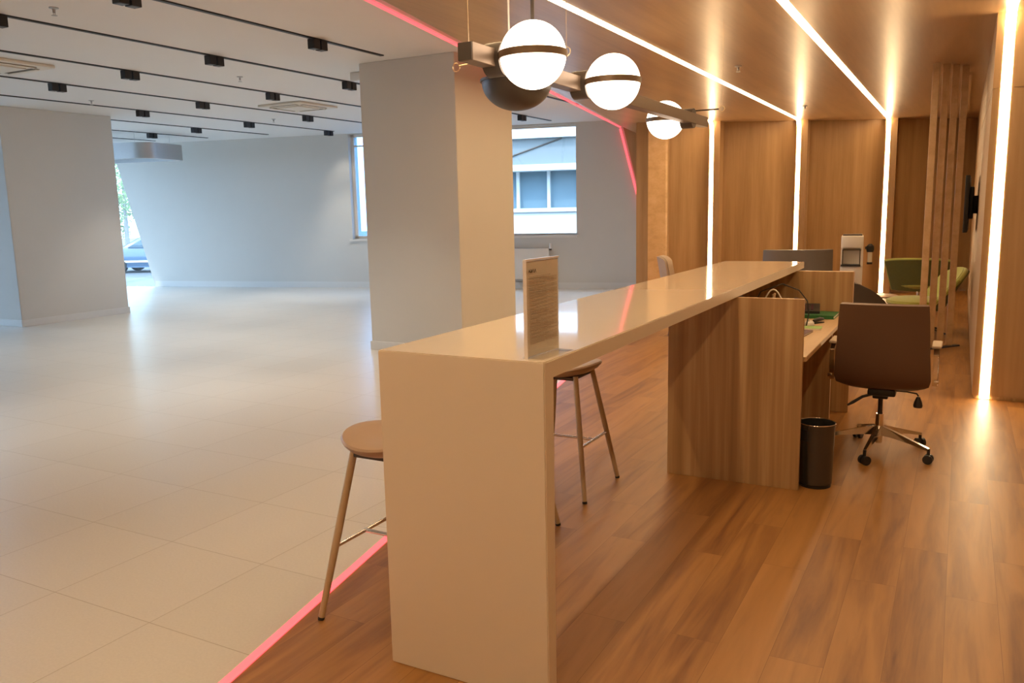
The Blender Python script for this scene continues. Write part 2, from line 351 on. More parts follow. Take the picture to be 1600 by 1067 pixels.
# glazed opening left of the slanted wall end, and the hall side, glazed beyond its closed near stretch
wy = lambda x: wall_y(x)+0.12
mb = MB(); mb.prism([(-17.6, wy(-17.6)), (-16.2, wy(-16.2)), (-16.2, wy(-16.2)+0.02), (-17.6, wy(-17.6)+0.02)], 0.0, HC)
struct(mb.build('window_3', 'glass', smooth=False))
mb = MB()
mb.box((-17.72, YB, 0), (-17.60, 2.0, HC)); mb.box((-17.72, 12.2, 0), (-17.60, 12.45, HC))  # solid near stretch, out of view, added to cut daylight on the pillar
for k in range(1, 5): mb.box((-17.69, lerp(2, 12.3, k/5)-0.03, 0.0), (-17.63, lerp(2, 12.3, k/5)+0.03, HC))
mb.box((-17.72, YB, -0.02), (-17.60, 12.4, 0.06)); mb.box((-17.72, YB, HC-0.06), (-17.60, 12.4, HC+0.05))
fr = struct(mb.build('window_4', 'steel', smooth=False))
MB().box((-17.67, 2.0, 0.06), (-17.65, 12.3, HC-0.06)).build('window_pane', 'glass', fr, smooth=False)
# walls behind and right of the camera
struct(MB().box((-17.72, YB-0.2, 0), (pink_ceil_x(YB), YB, HC+0.1)).build('wall_back_hall', 'plaster', smooth=False))
struct(MB().box((pink_ceil_x(YB), YB-0.2, 0), (2.8, YB, HC+0.1)).build('wall_back', 'wallwood', smooth=False))
struct(MB().box((2.4, YB, 0), (2.6, 7.42, HW)).build('wall_right', 'wallwood', smooth=False))
# timber partition with led and the passage side wall
mb = MB(); mb.prism([(0.152, 7.42), (2.6, 7.42), (2.6, 18.2), (0.152, 16.7)], 0.028, 2.395); mb.prism([(0.152, 7.42), (2.6, 7.42), (2.6, 18.2), (0.152, 16.7)], 2.403, HW)
mb.prism([(0.158, 7.43), (2.6, 7.43), (2.6, 18.2), (0.158, 16.7)], 2.39, 2.41)
struct(mb.build('wall_partition', 'wallwood', smooth=False))
struct(MB().box((0.162, 7.435, 0), (2.6, 7.6, 0.034)).build('baseboard_partition', 'deskwood', smooth=False))
# timber back wall, plus its pier at the hall end
mb = MB(); mb.prism([(-4.45, oak_y(-4.45)), (0.6, oak_y(0.6)), (0.6, oak_y(0.6)+0.2), (-4.45, oak_y(-4.45)+0.2)], 0, HC)
struct(mb.build('wall_timber', 'wallwood', smooth=False))
mb = MB(); mb.prism([(-4.835, 13.37), (-4.63, 13.40), (-4.40, 13.70), (-4.35, 14.1), (-4.75, 14.1)], 0, HC)
struct(mb.build('wall_pier', 'wallwood', smooth=False))
struct(MB().prism([(-4.635, 13.385), (-4.42, 13.66), (-4.40, 13.70), (-4.63, 13.40)], 0, HW).build('trim_4', 'deskedge', smooth=False))  # paler oak sheet on the pier facet stands in for light falling there
# shadowed return between pink line and pier
mb = MB(); a = [(-5.74, 3.2), (-4.6, 3.2), (-4.6, 0), (-4.97, 0)]
q = wall_poly(a, 'x', 'wallwood', 0.03, 0.035); struct(q.build('wall_return', 'wallwood', smooth=False))
# fins that carry the vertical leds
FX = [-3.74, -2.475, -1.165]
for i, x in enumerate(FX):
    yy = oak_y(x)
    mb = MB(); mb.prism([(x-0.05, yy-0.16), (x+0.14, yy-0.16), (x+0.14, yy+0.12), (x-0.05, yy+0.08)], 0, HW)
    struct(mb.build('trim_%d' % (i+1), 'wallwood', smooth=False))
# columns of the hall
struct(MB().box((-5.968, 7.556, 0), (-4.723, 8.80, HC), 0.006, 1).build('wall_pillar', 'plaster'))
struct(MB().box((-14.1, 7.224, 0), (-12.228, 9.033, HC), 0.006, 1).build('wall_column', 'plaster'))
# skirtings
def skirt(name, x0, y0, x1, y1, h=0.10, t=0.014):
    mb = MB(); mb.box((x0-t, y0-t, 0), (x1+t, y1+t, h), 0.003, 1); struct(mb.build(name, 'skirting'))
skirt('baseboard_pillar', -5.968, 7.556, -4.723, 8.80); skirt('baseboard_column', -14.1, 7.224, -12.228, 9.033)
mb = MB()
x0, x1 = -16.25, -5.0
mb.prism([(x0, wall_y(x0)-0.02), (x1, wall_y(x1)-0.02), (x1, wall_y(x1)), (x0, wall_y(x0))], 0, 0.10)
mb.prism([(x0, wall_y(x0)-0.012), (x1, wall_y(x1)-0.012), (x1, wall_y(x1)), (x0, wall_y(x0))], 0.10, 0.125)
struct(mb.build('baseboard_far', 'skirting', smooth=False))
# windows 1 and 2
def window(n, Wn, bars_x, bars_z, glass, fw=0.06, sill=True):
    x0, x1, z0, z1 = Wn; mb = MB()
    def bar(a, b, c, d, off=0.10, th=0.06):
        mb.prism([(a, wall_y(a)+off), (b, wall_y(b)+off), (b, wall_y(b)+off+th), (a, wall_y(a)+off+th)], c, d)
    bar(x0, x0+fw, z0, z1); bar(x1-fw, x1, z0, z1); bar(x0, x1, z0, z0+fw); bar(x0, x1, z1-fw, z1)
    for b in bars_x: bar(b-0.03, b+0.03, z0, z1)
    for b in bars_z: bar(x0, x1, b-0.015, b+0.015)
    f = struct(mb.build('window_%d' % n, 'white', smooth=False))
    m2 = MB(); m2.prism([(x0+0.02, wall_y(x0)+0.125), (x1-0.02, wall_y(x1)+0.125), (x1-0.02, wall_y(x1)+0.137), (x0+0.02, wall_y(x0)+0.137)], z0+0.02, z1-0.02)
    m2.build('window_pane', glass, f, smooth=False)
    m3 = MB(); m3.prism([(x0-0.06, wall_y(x0)-0.035), (x1+0.03, wall_y(x1)-0.035), (x1+0.03, wall_y(x1)+0.1), (x0-0.06, wall_y(x0)+0.1)], z0-0.045, z0)
    m3.build('window_sill', 'white', f, smooth=False)
window(1, W1, [-10.4], [2.95], 'glassblue'); window(2, W2, [], [], 'glass', 0.035)
# timber slats standing near the partition
SL = [(-0.31, 9.72), (-0.222, 9.84), (-0.135, 9.96), (-0.047, 10.08)]
scr = thing('slat_screen', 'open screen of four tall thin timber slats beside the oak partition', 'slat screen', (-0.18, 9.9, 0))
for x, y in SL:
    MB().box((x-0.033+0.18, y-0.02-9.9, 0.0), (x+0.033+0.18, y+0.06-9.9, HW), 0.003, 1).build('slat', 'deskedge', scr)
mb = MB(); mb.prism([(-0.40, 9.64), (-0.36, 9.58), (0.06, 10.12), (0.02, 10.18)], 0, 0.012)
for v in mb.bm.verts: v.co.x += 0.18; v.co.y -= 9.9
mb.build('floor_plate', 'graphite', scr, smooth=False)
tag(MB().box((-0.045, 10.6, HW-0.03), (0.01, 14.8, HW)).build('ceiling_batten', 'deskedge', recenter=True), 'pale narrow batten on the timber ceiling behind the slat screen', 'batten')

# ================================================================== LED STRIPS
def led_path(pts, w, d, side, mat, name, label, cat='led strip', group=None):
    """flat band following pts; side = width direction, d = thickness away from the surface"""
    mb = MB(); side = Vector(side).normalized()*w/2; R = []
    P = [Vector(p) for p in pts]
    d = 0.0025 if mat == 'led' else d
    for i, p in enumerate(P):
        t = (P[min(i+1, len(P)-1)] - P[max(i-1, 0)]).normalized(); nrm = t.cross(side).normalized()*d
        R.append([mb.bm.verts.new(q) for q in (p-side, p+side, p+side+nrm, p-side+nrm)])
    for A, B in zip(R, R[1:]):
        for k in range(4): mb.bm.faces.new((A[k], A[(k+1) % 4], B[(k+1) % 4], B[k]))
    mb.bm.faces.new(R[0]); mb.bm.faces.new(R[-1][::-1])
    o = mb.build(name, mat, smooth=False); return tag(o, label, cat, group)
LEDLAB = ['white LED line running behind the pendant bar and down the leftmost timber fin',
          'white LED line across the timber ceiling and down the middle timber fin',
          'white LED line across the timber ceiling ending beside the dark recess of slats']
for i, x in enumerate(FX):
    yy = oak_y(x) - 0.16 - 0.0005; r = 0.16
    y0 = YB if i else 6.3
    pts = [(x, y0, HW-0.0005), (x, yy-r, HW-0.0005)] + [(x, yy-r+r*math.sin(a), HW-r-0.0005+r*math.cos(a)) for a in [PI/2*k/6 for k in range(1, 7)]] + [(x, yy, 0.02)]
    led_path(pts, 0.064, 0.012, (1, 0, 0), 'led', 'led_strip', LEDLAB[i], group='white LED lines of the timber room')
pts = [(0.238, YB, HW-0.0005), (0.238, 7.2545, HW-0.0005)] + [(0.238, 7.2545+0.165*math.sin(a), HW-0.1655+0.165*math.cos(a)) for a in [PI/2*k/6 for k in range(1, 7)]] + [(0.238, 7.4195, 0.005)]
led_path(pts, 0.069, 0.012, (1, 0, 0), 'led', 'led_strip', 'broad white LED line down the near oak partition at the right edge', group='white LED lines of the timber room')
# pink lines
pa = [(pink_floor_x(y), y, 0.0) for y in (YB, 3, 8, 15.2)]
mb = MB(); n = Vector((1, 0.208, 0)).normalized()*0.019
a = [mb.bm.verts.new(Vector(p)+k) for p in (pa[0], pa[-1]) for k in (-n, n)]; b = [mb.bm.verts.new(v.co+Vector((0, 0, 0.004))) for v in a]
for f in ((0, 1, 3, 2),): mb.bm.faces.new([a[i] for i in f]); mb.bm.faces.new([b[i] for i in f][::-1])
for i, j in ((0, 1), (1, 3), (3, 2), (2, 0)): mb.bm.faces.new((a[i], a[j], b[j], b[i]))
tag(mb.build('pink_led_strip', 'pink', smooth=False), 'glowing pink line in the floor between pale tiles and timber planks', 'led strip', 'pink LED lines framing the timber room')
led_path([(pink_ceil_x(YB), YB, 3.07), (pink_ceil_x(15.02), 15.02, 3.07)], 0.032, 0.012, (1, 0.19, 0.3), 'pink', 'pink_led_strip', 'glowing pink line along the ceiling edge above the pillar', group='pink LED lines framing the timber room')
d0 = Vector((-5.755, wall_y(-5.755)-0.05, 3.04)); d1 = Vector((-4.98, wall_y(-4.98)-0.05, 0.0))
led_path([d0, d1], 0.04, 0.012, (1, 0.22, 0.25), 'pink', 'pink_led_strip', 'slanting pink line down the far wall toward the oak pier', group='pink LED lines framing the timber room')
# fascia of the timber box behind the pink line
mb = MB()
va = [mb.bm.verts.new(p) for p in ((oak_ceil_x(YB), YB, HW), (oak_ceil_x(15.0), 15.0, HW), (pink_ceil_x(15.0)+0.02, 15.0, 3.08), (pink_ceil_x(YB)+0.02, YB, 3.08))]
vb = [mb.bm.verts.new(v.co+Vector((0.0, 0, 0.12))) for v in va]
mb.bm.faces.new(va); mb.bm.faces.new(vb[::-1])
for i in range(4): mb.bm.faces.new((va[i], vb[i], vb[(i+1) % 4], va[(i+1) % 4]))
struct(mb.build('trim_5', 'ceilwood', smooth=False))

# ================================================================== CEILING OF THE HALL
TX = [-5.45, -6.86, -8.29, -9.73, -11.18, -12.61, -14.05, -15.4]
TE = [7.3, 14.3, 13.9, 13.55, 13.25, 12.9, 12.62, 12.40]
TL = ['black recessed track nearest the pink line, ending before the pillar', 'second black ceiling track from the pink line, passing behind the pillar',
      'third black ceiling track from the pink line', 'fourth black ceiling track, between the two cassette grilles', 'fifth black ceiling track from the pink line, ending by the window',
      'sixth black ceiling track from the pink line', 'seventh black ceiling track, thin, near the ring lamp', 'farthest black ceiling track, short, above the ring lamp']
for x, y1, lb in zip(TX, TE, TL):
    y0 = YB+0.6
    mb = MB(); mb.box((x-0.022, y0, HC-0.010), (x+0.022, y1, HC+0.01)); mb.box((x-0.028, y0, HC-0.003), (x-0.022, y1, HC+0.002)); mb.box((x+0.022, y0, HC-0.003), (x+0.028, y1, HC+0.002))
    tag(mb.build('ceiling_track', 'black', recenter=True, smooth=False), lb, 'ceiling track', 'black lighting tracks in the white ceiling')
sp0 = thing('track_spotlight', 'x', 'spotlight', (0, 0, 0), group='twin black spotlights on the ceiling tracks')
for j, dy in enumerate((-0.052, 0.052)):
    h = MB().box((-0.042, dy-0.042, -0.095), (0.042, dy+0.042, -0.006), 0.003, 1).build('lamp_head', 'black', sp0)
    MB().lathe([(0.0, -0.0965), (0.03, -0.0965), (0.03, -0.094), (0.0, -0.094)], (0, dy, 0), 20).build('lens', 'graphite', h)
MB().box((-0.016, -0.09, -0.008), (0.016, 0.09, 0.0)).build('track_adapter', 'black', sp0)
SPOTS = [(-5.45, 6.30, 'twin black spotlight hanging nearest left of the big pillar top'), (-5.45, 4.25, 'twin black spotlight cut by the top edge of the photo'),
 (-6.86, 4.10, 'twin black spotlight cut by the left edge of the photo'), (-6.86, 6.33, 'twin black spotlight on the second track, left of the pillar'),
 (-6.86, 8.48, 'black spotlight half hidden by the upper left edge of the pillar'),
 (-8.29, 6.42, 'twin black spotlight on the third track, right of the large grille'), (-8.29, 8.62, 'twin black spotlight just above the far square grille'),
 (-9.73, 6.50, 'twin black spotlight nearest above the left column'), (-9.73, 8.70, 'twin black spotlight on the fourth track, left of the far grille'), (-9.73, 10.90, 'twin black spotlight just below right of the far square grille'),
 (-11.18, 8.82, 'twin black spotlight above the right edge of the left column'), (-11.18, 11.0, 'twin black spotlight on the fifth track, below left of the far grille'), (-11.18, 13.10, 'twin black spotlight beside the pale blue window top'),
 (-12.61, 11.08, 'twin black spotlight on the sixth track above the bare far wall'), (-14.05, 11.25, 'twin black spotlight just above the ring lamp'),
 (-6.86, 13.15, 'twin black spotlight above the far window with the building view'), (-5.45, 10.85, 'black spotlight seen just under the dark metal reflector bowl')]
for i, (x, y, lb) in enumerate(SPOTS):
    o = sp0 if i == 0 else copy_tree(sp0)
    o.location = (x, y, HC-0.004); o['label'] = lb
tag(MB().box((-5.472, 9.6, HC-0.01), (-5.428, 12.4, HC+0.01)).build('ceiling_track', 'black', recenter=True, smooth=False), 'short black track seen between the reflector bowl and the far window', 'ceiling track', 'black lighting tracks in the white ceiling')
def spot(x, y, z, tx, ty, tz, e, ang=60, col=(1, 0.91, 0.78)):
    l = bpy.data.lights.new('spot_beam', 'SPOT'); l.energy = e; l.spot_size = math.radians(ang); l.spot_blend = 0.7; l.color = col; l.shadow_soft_size = 0.09
    o = bpy.data.objects.new('spot_beam', l); C.objects.link(o); o.location = (x, y, z)
    o.rotation_euler = (Vector((tx, ty, tz))-Vector((x, y, z))).to_track_quat('-Z', 'Y').to_euler()
for (x, y, lb) in SPOTS:
    spot(x, y, HC-0.12, x, y, 0, 66, 80)
spot(-11.18, 13.1, HC-0.12, -11.42, 13.95, 1.9, 14, 60)
# cassettes
def cassette(cx, cy, label):
    t = thing('air_cassette', label, 'air conditioner', (cx, cy, HC), 0, 'square ceiling air grilles')
    MB().box((-0.42, -0.42, -0.035), (0.42, 0.42, 0.0), 0.012, 2).build('face_panel', 'acpanel', t)
    mb = MB(); mb.prism([(-0.22, -0.22), (0.22, -0.22), (0.22, 0.22), (-0.22, 0.22)], -0.05, -0.034); mb.build('intake_grille', 'acpanel', t)
    for k in range(4):
        m = MB(); m.box((-0.26, -0.345, -0.0375), (0.26, -0.27, -0.0345)); o = m.build('air_slot', 'acslot', t, smooth=False); o.rotation_euler = (0, 0, k*PI/2)
        m = MB(); m.box((-0.25, -0.34, -0.048), (0.25, -0.30, -0.038), 0.003, 1); o = m.build('louver', 'acpanel', t); o.rotation_euler = (0, 0, k*PI/2)
cassette(-8.97, 9.85, 'cream square air grille in the white ceiling beside the pillar'); cassette(-9.05, 5.35, 'cream square air grille at the left edge of the ceiling')
# sprinklers
def sprinkler(x, y, z, label, sc=1.0):
    t = thing('sprinkler', label, 'sprinkler', (x, y, z), 0, 'ceiling sprinklers')
    MB().lathe([(0, 0), (0.035, 0), (0.035, -0.006), (0.012, -0.012), (0.010, -0.04), (0, -0.04)], seg=20).build('body', 'steel', t)
    MB().lathe([(0, -0.062), (0.022, -0.060), (0.022, -0.057), (0, -0.056)], seg=20).build('deflector', 'steel', t)
    for s in (-1, 1): MB().tube([(s*0.009, 0, -0.035), (s*0.014, 0, -0.047), (s*0.004, 0, -0.058)], 0.002, 6).build('frame_arm', 'steel', t)
for a in [(-6.32, 4.26, HC, 'sprinkler in the white ceiling near the top left corner'), (-7.65, 7.43, HC, 'tiny sprinkler in the white ceiling midway to the pillar'), (-10.79, 7.69, HC, 'tiny sprinkler in the ceiling above the left column'),
          (-10.54, 10.94, HC, 'tiny sprinkler in the ceiling below the far square grille'), (-2.06, 8.67, HW, 'small sprinkler in the timber ceiling between two LED lines'), (-2.06, 12.7, HW, 'small sprinkler in the timber ceiling above the middle fin')]: sprinkler(*a)
tag(MB().box((-6.42, 7.95, HC-0.10), (-6.26, 8.10, HC-0.0), 0.01).build('ceiling_sensor', 'white', recenter=True), 'small white box on the ceiling just left of the pillar top', 'sensor')
# ring lamp
def ring_lamp():
    t = thing('ring_lamp', 'large grey rounded ring lamp hanging behind the left column', 'pendant lamp', (-15.35, 11.1, 2.70))
    def loop(L, Wd, r, n=6):
        P = []
        for (sx, sy, a0) in ((1, -1, -PI/2), (1, 1, 0), (-1, 1, PI/2), (-1, -1, PI)):
            for k in range(n+1):
                a = a0 + PI/2*k/n; P.append((sx*(L-r)+r*math.cos(a), sy*(Wd-r)+r*math.sin(a)))
        return P
    def band(L, Wd, r, L2, W2_, r2, z0, z1, name, mat):
        A, B = loop(L, Wd, r), loop(L2, W2_, r2); mb = MB(); n = len(A)
        q = [[mb.bm.verts.new((*p, z)) for p in P] for P, z in ((A, z0), (A, z1), (B, z1), (B, z0))]
        for i in range(n):
            for k in range(4): mb.bm.faces.new((q[k][i], q[k][(i+1) % n], q[(k+1) % 4][(i+1) % n], q[(k+1) % 4][i]))
        mb.build(name, mat, t)
    band(1.55, 0.62, 0.30, 1.50, 0.57, 0.26, 0.0, 0.30, 'outer_band', 'steel')
    band(1.50, 0.57, 0.26, 1.44, 0.51, 0.22, -0.002, 0.02, 'light_ring', 'white')
    band(1.44, 0.51, 0.22, 1.40, 0.47, 0.20, 0.0, 0.28, 'inner_band', 'steel')
    for sx in (-1, 1):
        for sy in (-1, 1): MB().cyl((sx*1.2, sy*0.5, 0.29), (sx*1.2, sy*0.5, HC-2.70), 0.002, seg=6).build('suspension_wire', 'steel', t)
    t.rotation_euler = (0, 0, math.radians(12))
ring_lamp()

# ================================================================== LINEAR GLOBE PENDANT
BX, BZ = -1.875, 2.235
def pendant():
    y0, y1 = 3.09, 6.76; cy = (y0+y1)/2
    t = thing('globe_pendant', 'long bronze bar pendant with glowing opal globes above the cream bar counter', 'pendant lamp', (BX, cy, BZ))
    L = lambda x, y, z: (x-BX, y-cy, z-BZ)
    MB().box(L(BX-0.036, y0, BZ-0.038), L(BX+0.036, y1, BZ+0.038), 0.002, 1).build('bar', 'bronze', t)
    MB().box(L(BX-0.034, y0-0.004, BZ-0.036), L(BX+0.034, y0+0.002, BZ+0.036)).build('end_cap', 'graphite', t)
    R = 0.1445
    for (x, y) in ((BX+0.19, 3.345), (BX+0.195, 4.28), (BX-0.195, 6.38)):
        s = 1 if x > BX else -1
        g = MB(); prof = [(R*math.sin(a), -R*math.cos(a)) for a in [PI*k/40 for k in range(41)]]
        g.lathe([(max(0, r) if 0 < i < 40 else 0, z) for i, (r, z) in enumerate(prof)], L(x, y, BZ+0.002), 56); go = g.build('glass_globe', 'globe', t)
        b = MB(); b.lathe([(R-0.01, -0.015), (R+0.006, -0.015), (R+0.006, 0.015), (R-0.01, 0.015), (R-0.01, -0.015)], L(x, y, BZ+0.002), 64); b.build('equator_band', 'bronze', go)
        jx = x - s*(R-0.012)
        MB().cyl(L(BX-s*0.03, y, BZ), L(jx, y, BZ), 0.074, seg=40).build('joint', 'graphite', t)
    # metal reflector bowl with a glowing upper dome, other side of the bar
    x, y, Rb = -2.06, 3.90, 0.182
    n = 24
    prof = [(Rb*math.sin(a), -0.8*Rb*math.cos(a)) for a in [PI/2*k/n for k in range(n+1)]]; prof[0] = (0, -0.8*Rb)
    inner = [((Rb-0.008)*math.sin(a), -0.8*(Rb-0.01)*math.cos(a)) for a in [PI/2*k/n for k in range(n+1)]][::-1]; inner[-1] = (0, -0.8*(Rb-0.01))
    lip = [(Rb+0.008, 0.0), (Rb+0.008, 0.012), (Rb-0.008, 0.012)]
    MB().lathe(prof+lip+inner, L(x, y, BZ-0.01), 56).build('reflector_bowl', 'graphite', t)
    R2 = 0.10
    g = MB(); g.lathe([(0, -0.02)] + [(R2*math.cos(a), R2*math.sin(a)*0.75) for a in [PI/2*k/16 for k in range(16)]] + [(0, R2*0.75)], L(x, y, BZ-0.005), 48); g.build('opal_dome', 'globe', t)
    MB().cyl(L(BX-0.034, y-0.02, BZ), L(x+0.10, y-0.02, BZ-0.01), 0.05, seg=32).build('joint', 'graphite', t)
    # cross rods with end rings and hanging wires
    for yy, zz, xa, xb in ((3.62, 2.29, BX, -1.675), (6.45, 2.297, BX, -1.675)):
        MB().cyl(L(xa, yy, zz), L(xb, yy, zz), 0.006, seg=10).build('cross_rod', 'graphite', t)
        for xx in (xb+0.025,):
            MB().tube([L(xx+0.02*math.cos(a), yy, zz+0.02*math.sin(a)) for a in [2*PI*k/20 for k in range(20)]], 0.0025, 8, closed=True).build('wire_ring', 'brass', t)
            MB().cyl(L(xx, yy, zz+0.02), L(xx, yy, HW), 0.0012, seg=6).build('suspension_wire', 'brass', t)
    MB().tube([L(-1.99+0.018*math.cos(a), 3.2, BZ-0.04+0.018*math.sin(a)) for a in [2*PI*k/20 for k in range(20)]], 0.0025, 8, closed=True).build('wire_ring', 'brass', t)
    MB().cyl(L(-1.975, 3.2, BZ-0.035), L(BX-0.03, 3.2, BZ-0.03), 0.004, seg=8).build('ring_hook', 'brass', t)
    MB().cyl(L(BX, 3.12, BZ+0.03), L(BX, 3.12, HW), 0.0012, seg=6).build('suspension_wire', 'brass', t)
    MB().cyl(L(BX+0.19, 3.345, BZ+R), L(BX+0.19, 3.345, HW), 0.008, seg=12).build('stem', 'graphite', t)
    MB().tube([L(BX, 3.48, BZ+0.03), L(BX, 3.48, 2.6), L(BX+0.003, 3.48, HW)], 0.0045, 8).build('power_cord', 'white', t)
pendant()

# ================================================================== BAR COUNTER
t = thing('bar_counter', 'long polished cream bar counter with waterfall end panel', 'counter', (-1.38, 4.49, 0))
mb = MB(); X0, X1, Y0, Y1, T = -1.69+1.38, -1.071+1.38, 2.167-4.49, 6.815-4.49, 1.121
mb.prism([(Y0, 0.0), (Y0+0.058, 0.0), (Y0+0.058, T-0.052), (Y1, T-0.052), (Y1, T), (Y0, T)], X0, X1, 'X')
es = [e for e in mb.bm.edges]; bmesh.ops.bevel(mb.bm, geom=es, offset=0.003, segments=2, affect='EDGES')
co = mb.build('counter_slab', 'stone', t); co.data.materials.append(M['stonesatin'])
for f in co.data.polygons:
    if abs(f.normal.z) < 0.5: f.material_index = 1
# ================================================================== RECEPTION DESK
t = thing('reception_desk', 'oak laminate reception desk with tall end panels under the bar counter', 'desk', (-1.05, 5.6, 0))
L = lambda x, y, z: (x+1.05, y-5.6, z)
TZ = 1.069
MB().box(L(-1.465, 4.6, 0), L(-0.715, 4.625, TZ-0.002), 0.0015, 1).build('end_panel', 'deskwood', t)
MB().box(L(-1.465, 6.55, 0), L(-0.678, 6.61, TZ-0.002), 0.0015, 1).build('end_panel', 'deskwood', t)
MB().box(L(-1.465, 4.6255, 0), L(-1.43, 6.549, TZ-0.002), 0.0015, 1).build('front_panel', 'deskwood', t)
MB().box(L(-1.429, 4.626, 0.722), L(-0.70, 6.549, 0.75), 0.002, 1).build('worktop', 'deskedge', t)
MB().box(L(-1.429, 6.02, 0.0), L(-0.745, 6.05, 0.7215), 0.001, 1).build('support_gable', 'deskwood', t)

# ---- sign holder on the bar
t = thing('sign_holder', 'clear acrylic stand holding a printed page on the bar counter', 'sign', (-1.14, 2.30, 1.121), math.radians(-3))
def sgrid(x, y0, y1, z0, z1, bow, n=10):
    return [[(x + bow*math.sin(PI*j/n), lerp(y0, y1, j/n), z) for j in range(n+1)] for z in (z0, z1)]
MB().grid(sgrid(-0.0035, -0.105, 0.105, 0.003, 0.300, -0.004), 0.0025).build('back_sheet', 'acrylic', t)
MB().grid(sgrid(0.0035, -0.105, 0.105, 0.003, 0.300, -0.004), 0.002).build('front_sheet', 'acrylic', t)
MB().box((-0.02, -0.105, 0.0), (0.055, 0.105, 0.003), 0.001, 1).build('foot_plate', 'acrylic', t)
mb = MB(); mb.box((-0.006, -0.1065, 0.0), (0.006, -0.1045, 0.302)); mb.grid(sgrid(0, -0.105, 0.105, 0.299, 0.304, -0.004), 0.010); mb.build('bright_edge', 'acrylicedge', t)
pg = MB().grid(sgrid(0.0, -0.104, 0.104, 0.004, 0.297, -0.004), 0.0012).build('printed_page', 'paper', t)
PX = lambda y: -0.004*math.sin(PI*(y+0.105)/0.21) + 0.0052
def pline(mb, y0, y1, z, h):
    n = 4; mb.grid([[(PX(lerp(y0, y1, j/n)), lerp(y0, y1, j/n), zz) for j in range(n+1)] for zz in (z-h/2, z+h/2)], 0.0004)
# heading mark: angular strokes like the letters K I A in one line
mk = MB()
def stroke(a, b, wd=0.0022):
    a = Vector((0, a[0], a[1])); b = Vector((0, b[0], b[1])); d = (b-a).normalized(); n = Vector((0, -d.z, d.y))*wd/2
    q = [a-n, b-n, b+n, a+n]
    for v in q: v.x = PX(v.y)+0.0003
    vs = [mk.bm.verts.new(v) for v in q]; vb = [mk.bm.verts.new(v+Vector((0.0004, 0, 0))) for v in q]
    mk.bm.faces.new(vs); mk.bm.faces.new(vb[::-1])
    for i in range(4): mk.bm.faces.new((vs[i], vb[i], vb[(i+1) % 4], vs[(i+1) % 4]))
u0, z0, hh = -0.088, 0.262, 0.011
for a, b in (((0, 0), (0, 1)), ((0, 0.35), (0.011, 1)), ((0.005, 0.6), (0.012, 0)), ((0.012, 0), (0.019, 1)), ((0.019, 1), (0.019, 0)), ((0.019, 0), (0.029, 1)), ((0.029, 1), (0.034, 0)), ((0.036, 0), (0.042, 1)), ((0.042, 1), (0.047, 0))):
    stroke((u0+a[0], z0+a[1]*hh), (u0+b[0], z0+b[1]*hh))
mk.build('letter_mark', 'ink', pg)
tx = MB(); z = 0.250; rnd = random.Random(3)
for para, nl in enumerate((1, 5, 3, 5, 2, 3, 2, 3, 3, 3, 5, 2, 2, 5)):
    for k in range(nl):
        y1 = 0.088 if k < nl-1 else rnd.uniform(-0.03, 0.05)
        if para == 0: y1 = 0.05
        pline(tx, -0.086, y1, z, 0.0014); z -= 0.0040
    z -= 0.0026
    if z < 0.045: break
tx.build('text_lines', 'greyink', pg)

# ================================================================== STOOLS
def stool(loc, rz, label):
    t = thing('bar_stool', label, 'stool', loc, rz, 'tan bar stools along the counter')
    n = 20; H0 = 0.655; R = 0.205
    top = []
    prof = [(0, 0.0), (0.05, 0.0), (0.10, 0.003), (0.15, 0.012), (0.185, 0.028), (0.202, 0.044), (0.206, 0.054), (0.200, 0.062), (0.18, 0.066), (0.14, 0.066), (0.08, 0.063), (0, 0.061)]
    m = MB(); m.lathe(prof, (0, 0, H0), 56, 1.0, 1.05)
    for v in m.bm.verts:      # saddle: sides lifted a little
        v.co.z += 0.018*(v.co.x/R)**2 - 0.006*(v.co.y/R)**2
    m.build('seat', 'stoolseat', t)
    MB().box((-0.11, -0.13, H0-0.012), (0.11, 0.13, H0+0.006), 0.005).build('seat_plate', 'graphite', t)
    ft = {}
    for sx in (-1, 1):
        for sy in (-1, 1):
            a = Vector((sx*0.115, sy*0.115, H0+0.012)); b = Vector((sx*0.218, sy*0.240, 0.012)); ft[sx, sy] = (a, b)
            lg = MB().rings([a, lerp(a, b, 0.5), b], [0.0145, 0.0155, 0.0125], 20).build('leg', 'oakleg', t)
            MB().rings([b, b+(b-a).normalized()*0.012], [0.0135, 0.013], 16).build('foot_cap', 'rubber', lg)
    at = lambda sx, sy, z: lerp(ft[sx, sy][0], ft[sx, sy][1], (ft[sx, sy][0].z-z)/(ft[sx, sy][0].z-ft[sx, sy][1].z))
    zf = 0.29; mid = []
    fr = MB()
    for sx in (-1, 1):
        p, q = at(sx, -1, zf), at(sx, 1, zf); fr.cyl(p, q, 0.008, seg=14); mid.append((p+q)/2)
    fr.cyl(mid[0], mid[1], 0.008, seg=14); fr.build('footrest', 'chrome', t)
stool((-1.905, 2.53, 0), 0, 'tan leather bar stool beside the end panel, on the tiled side')
stool((-1.92, 3.33, 0), 0, 'tan bar stool mostly hidden behind the cream end panel')
stool((-1.92, 4.15, 0), 0, 'tan bar stool seen under the counter, right of the end panel')

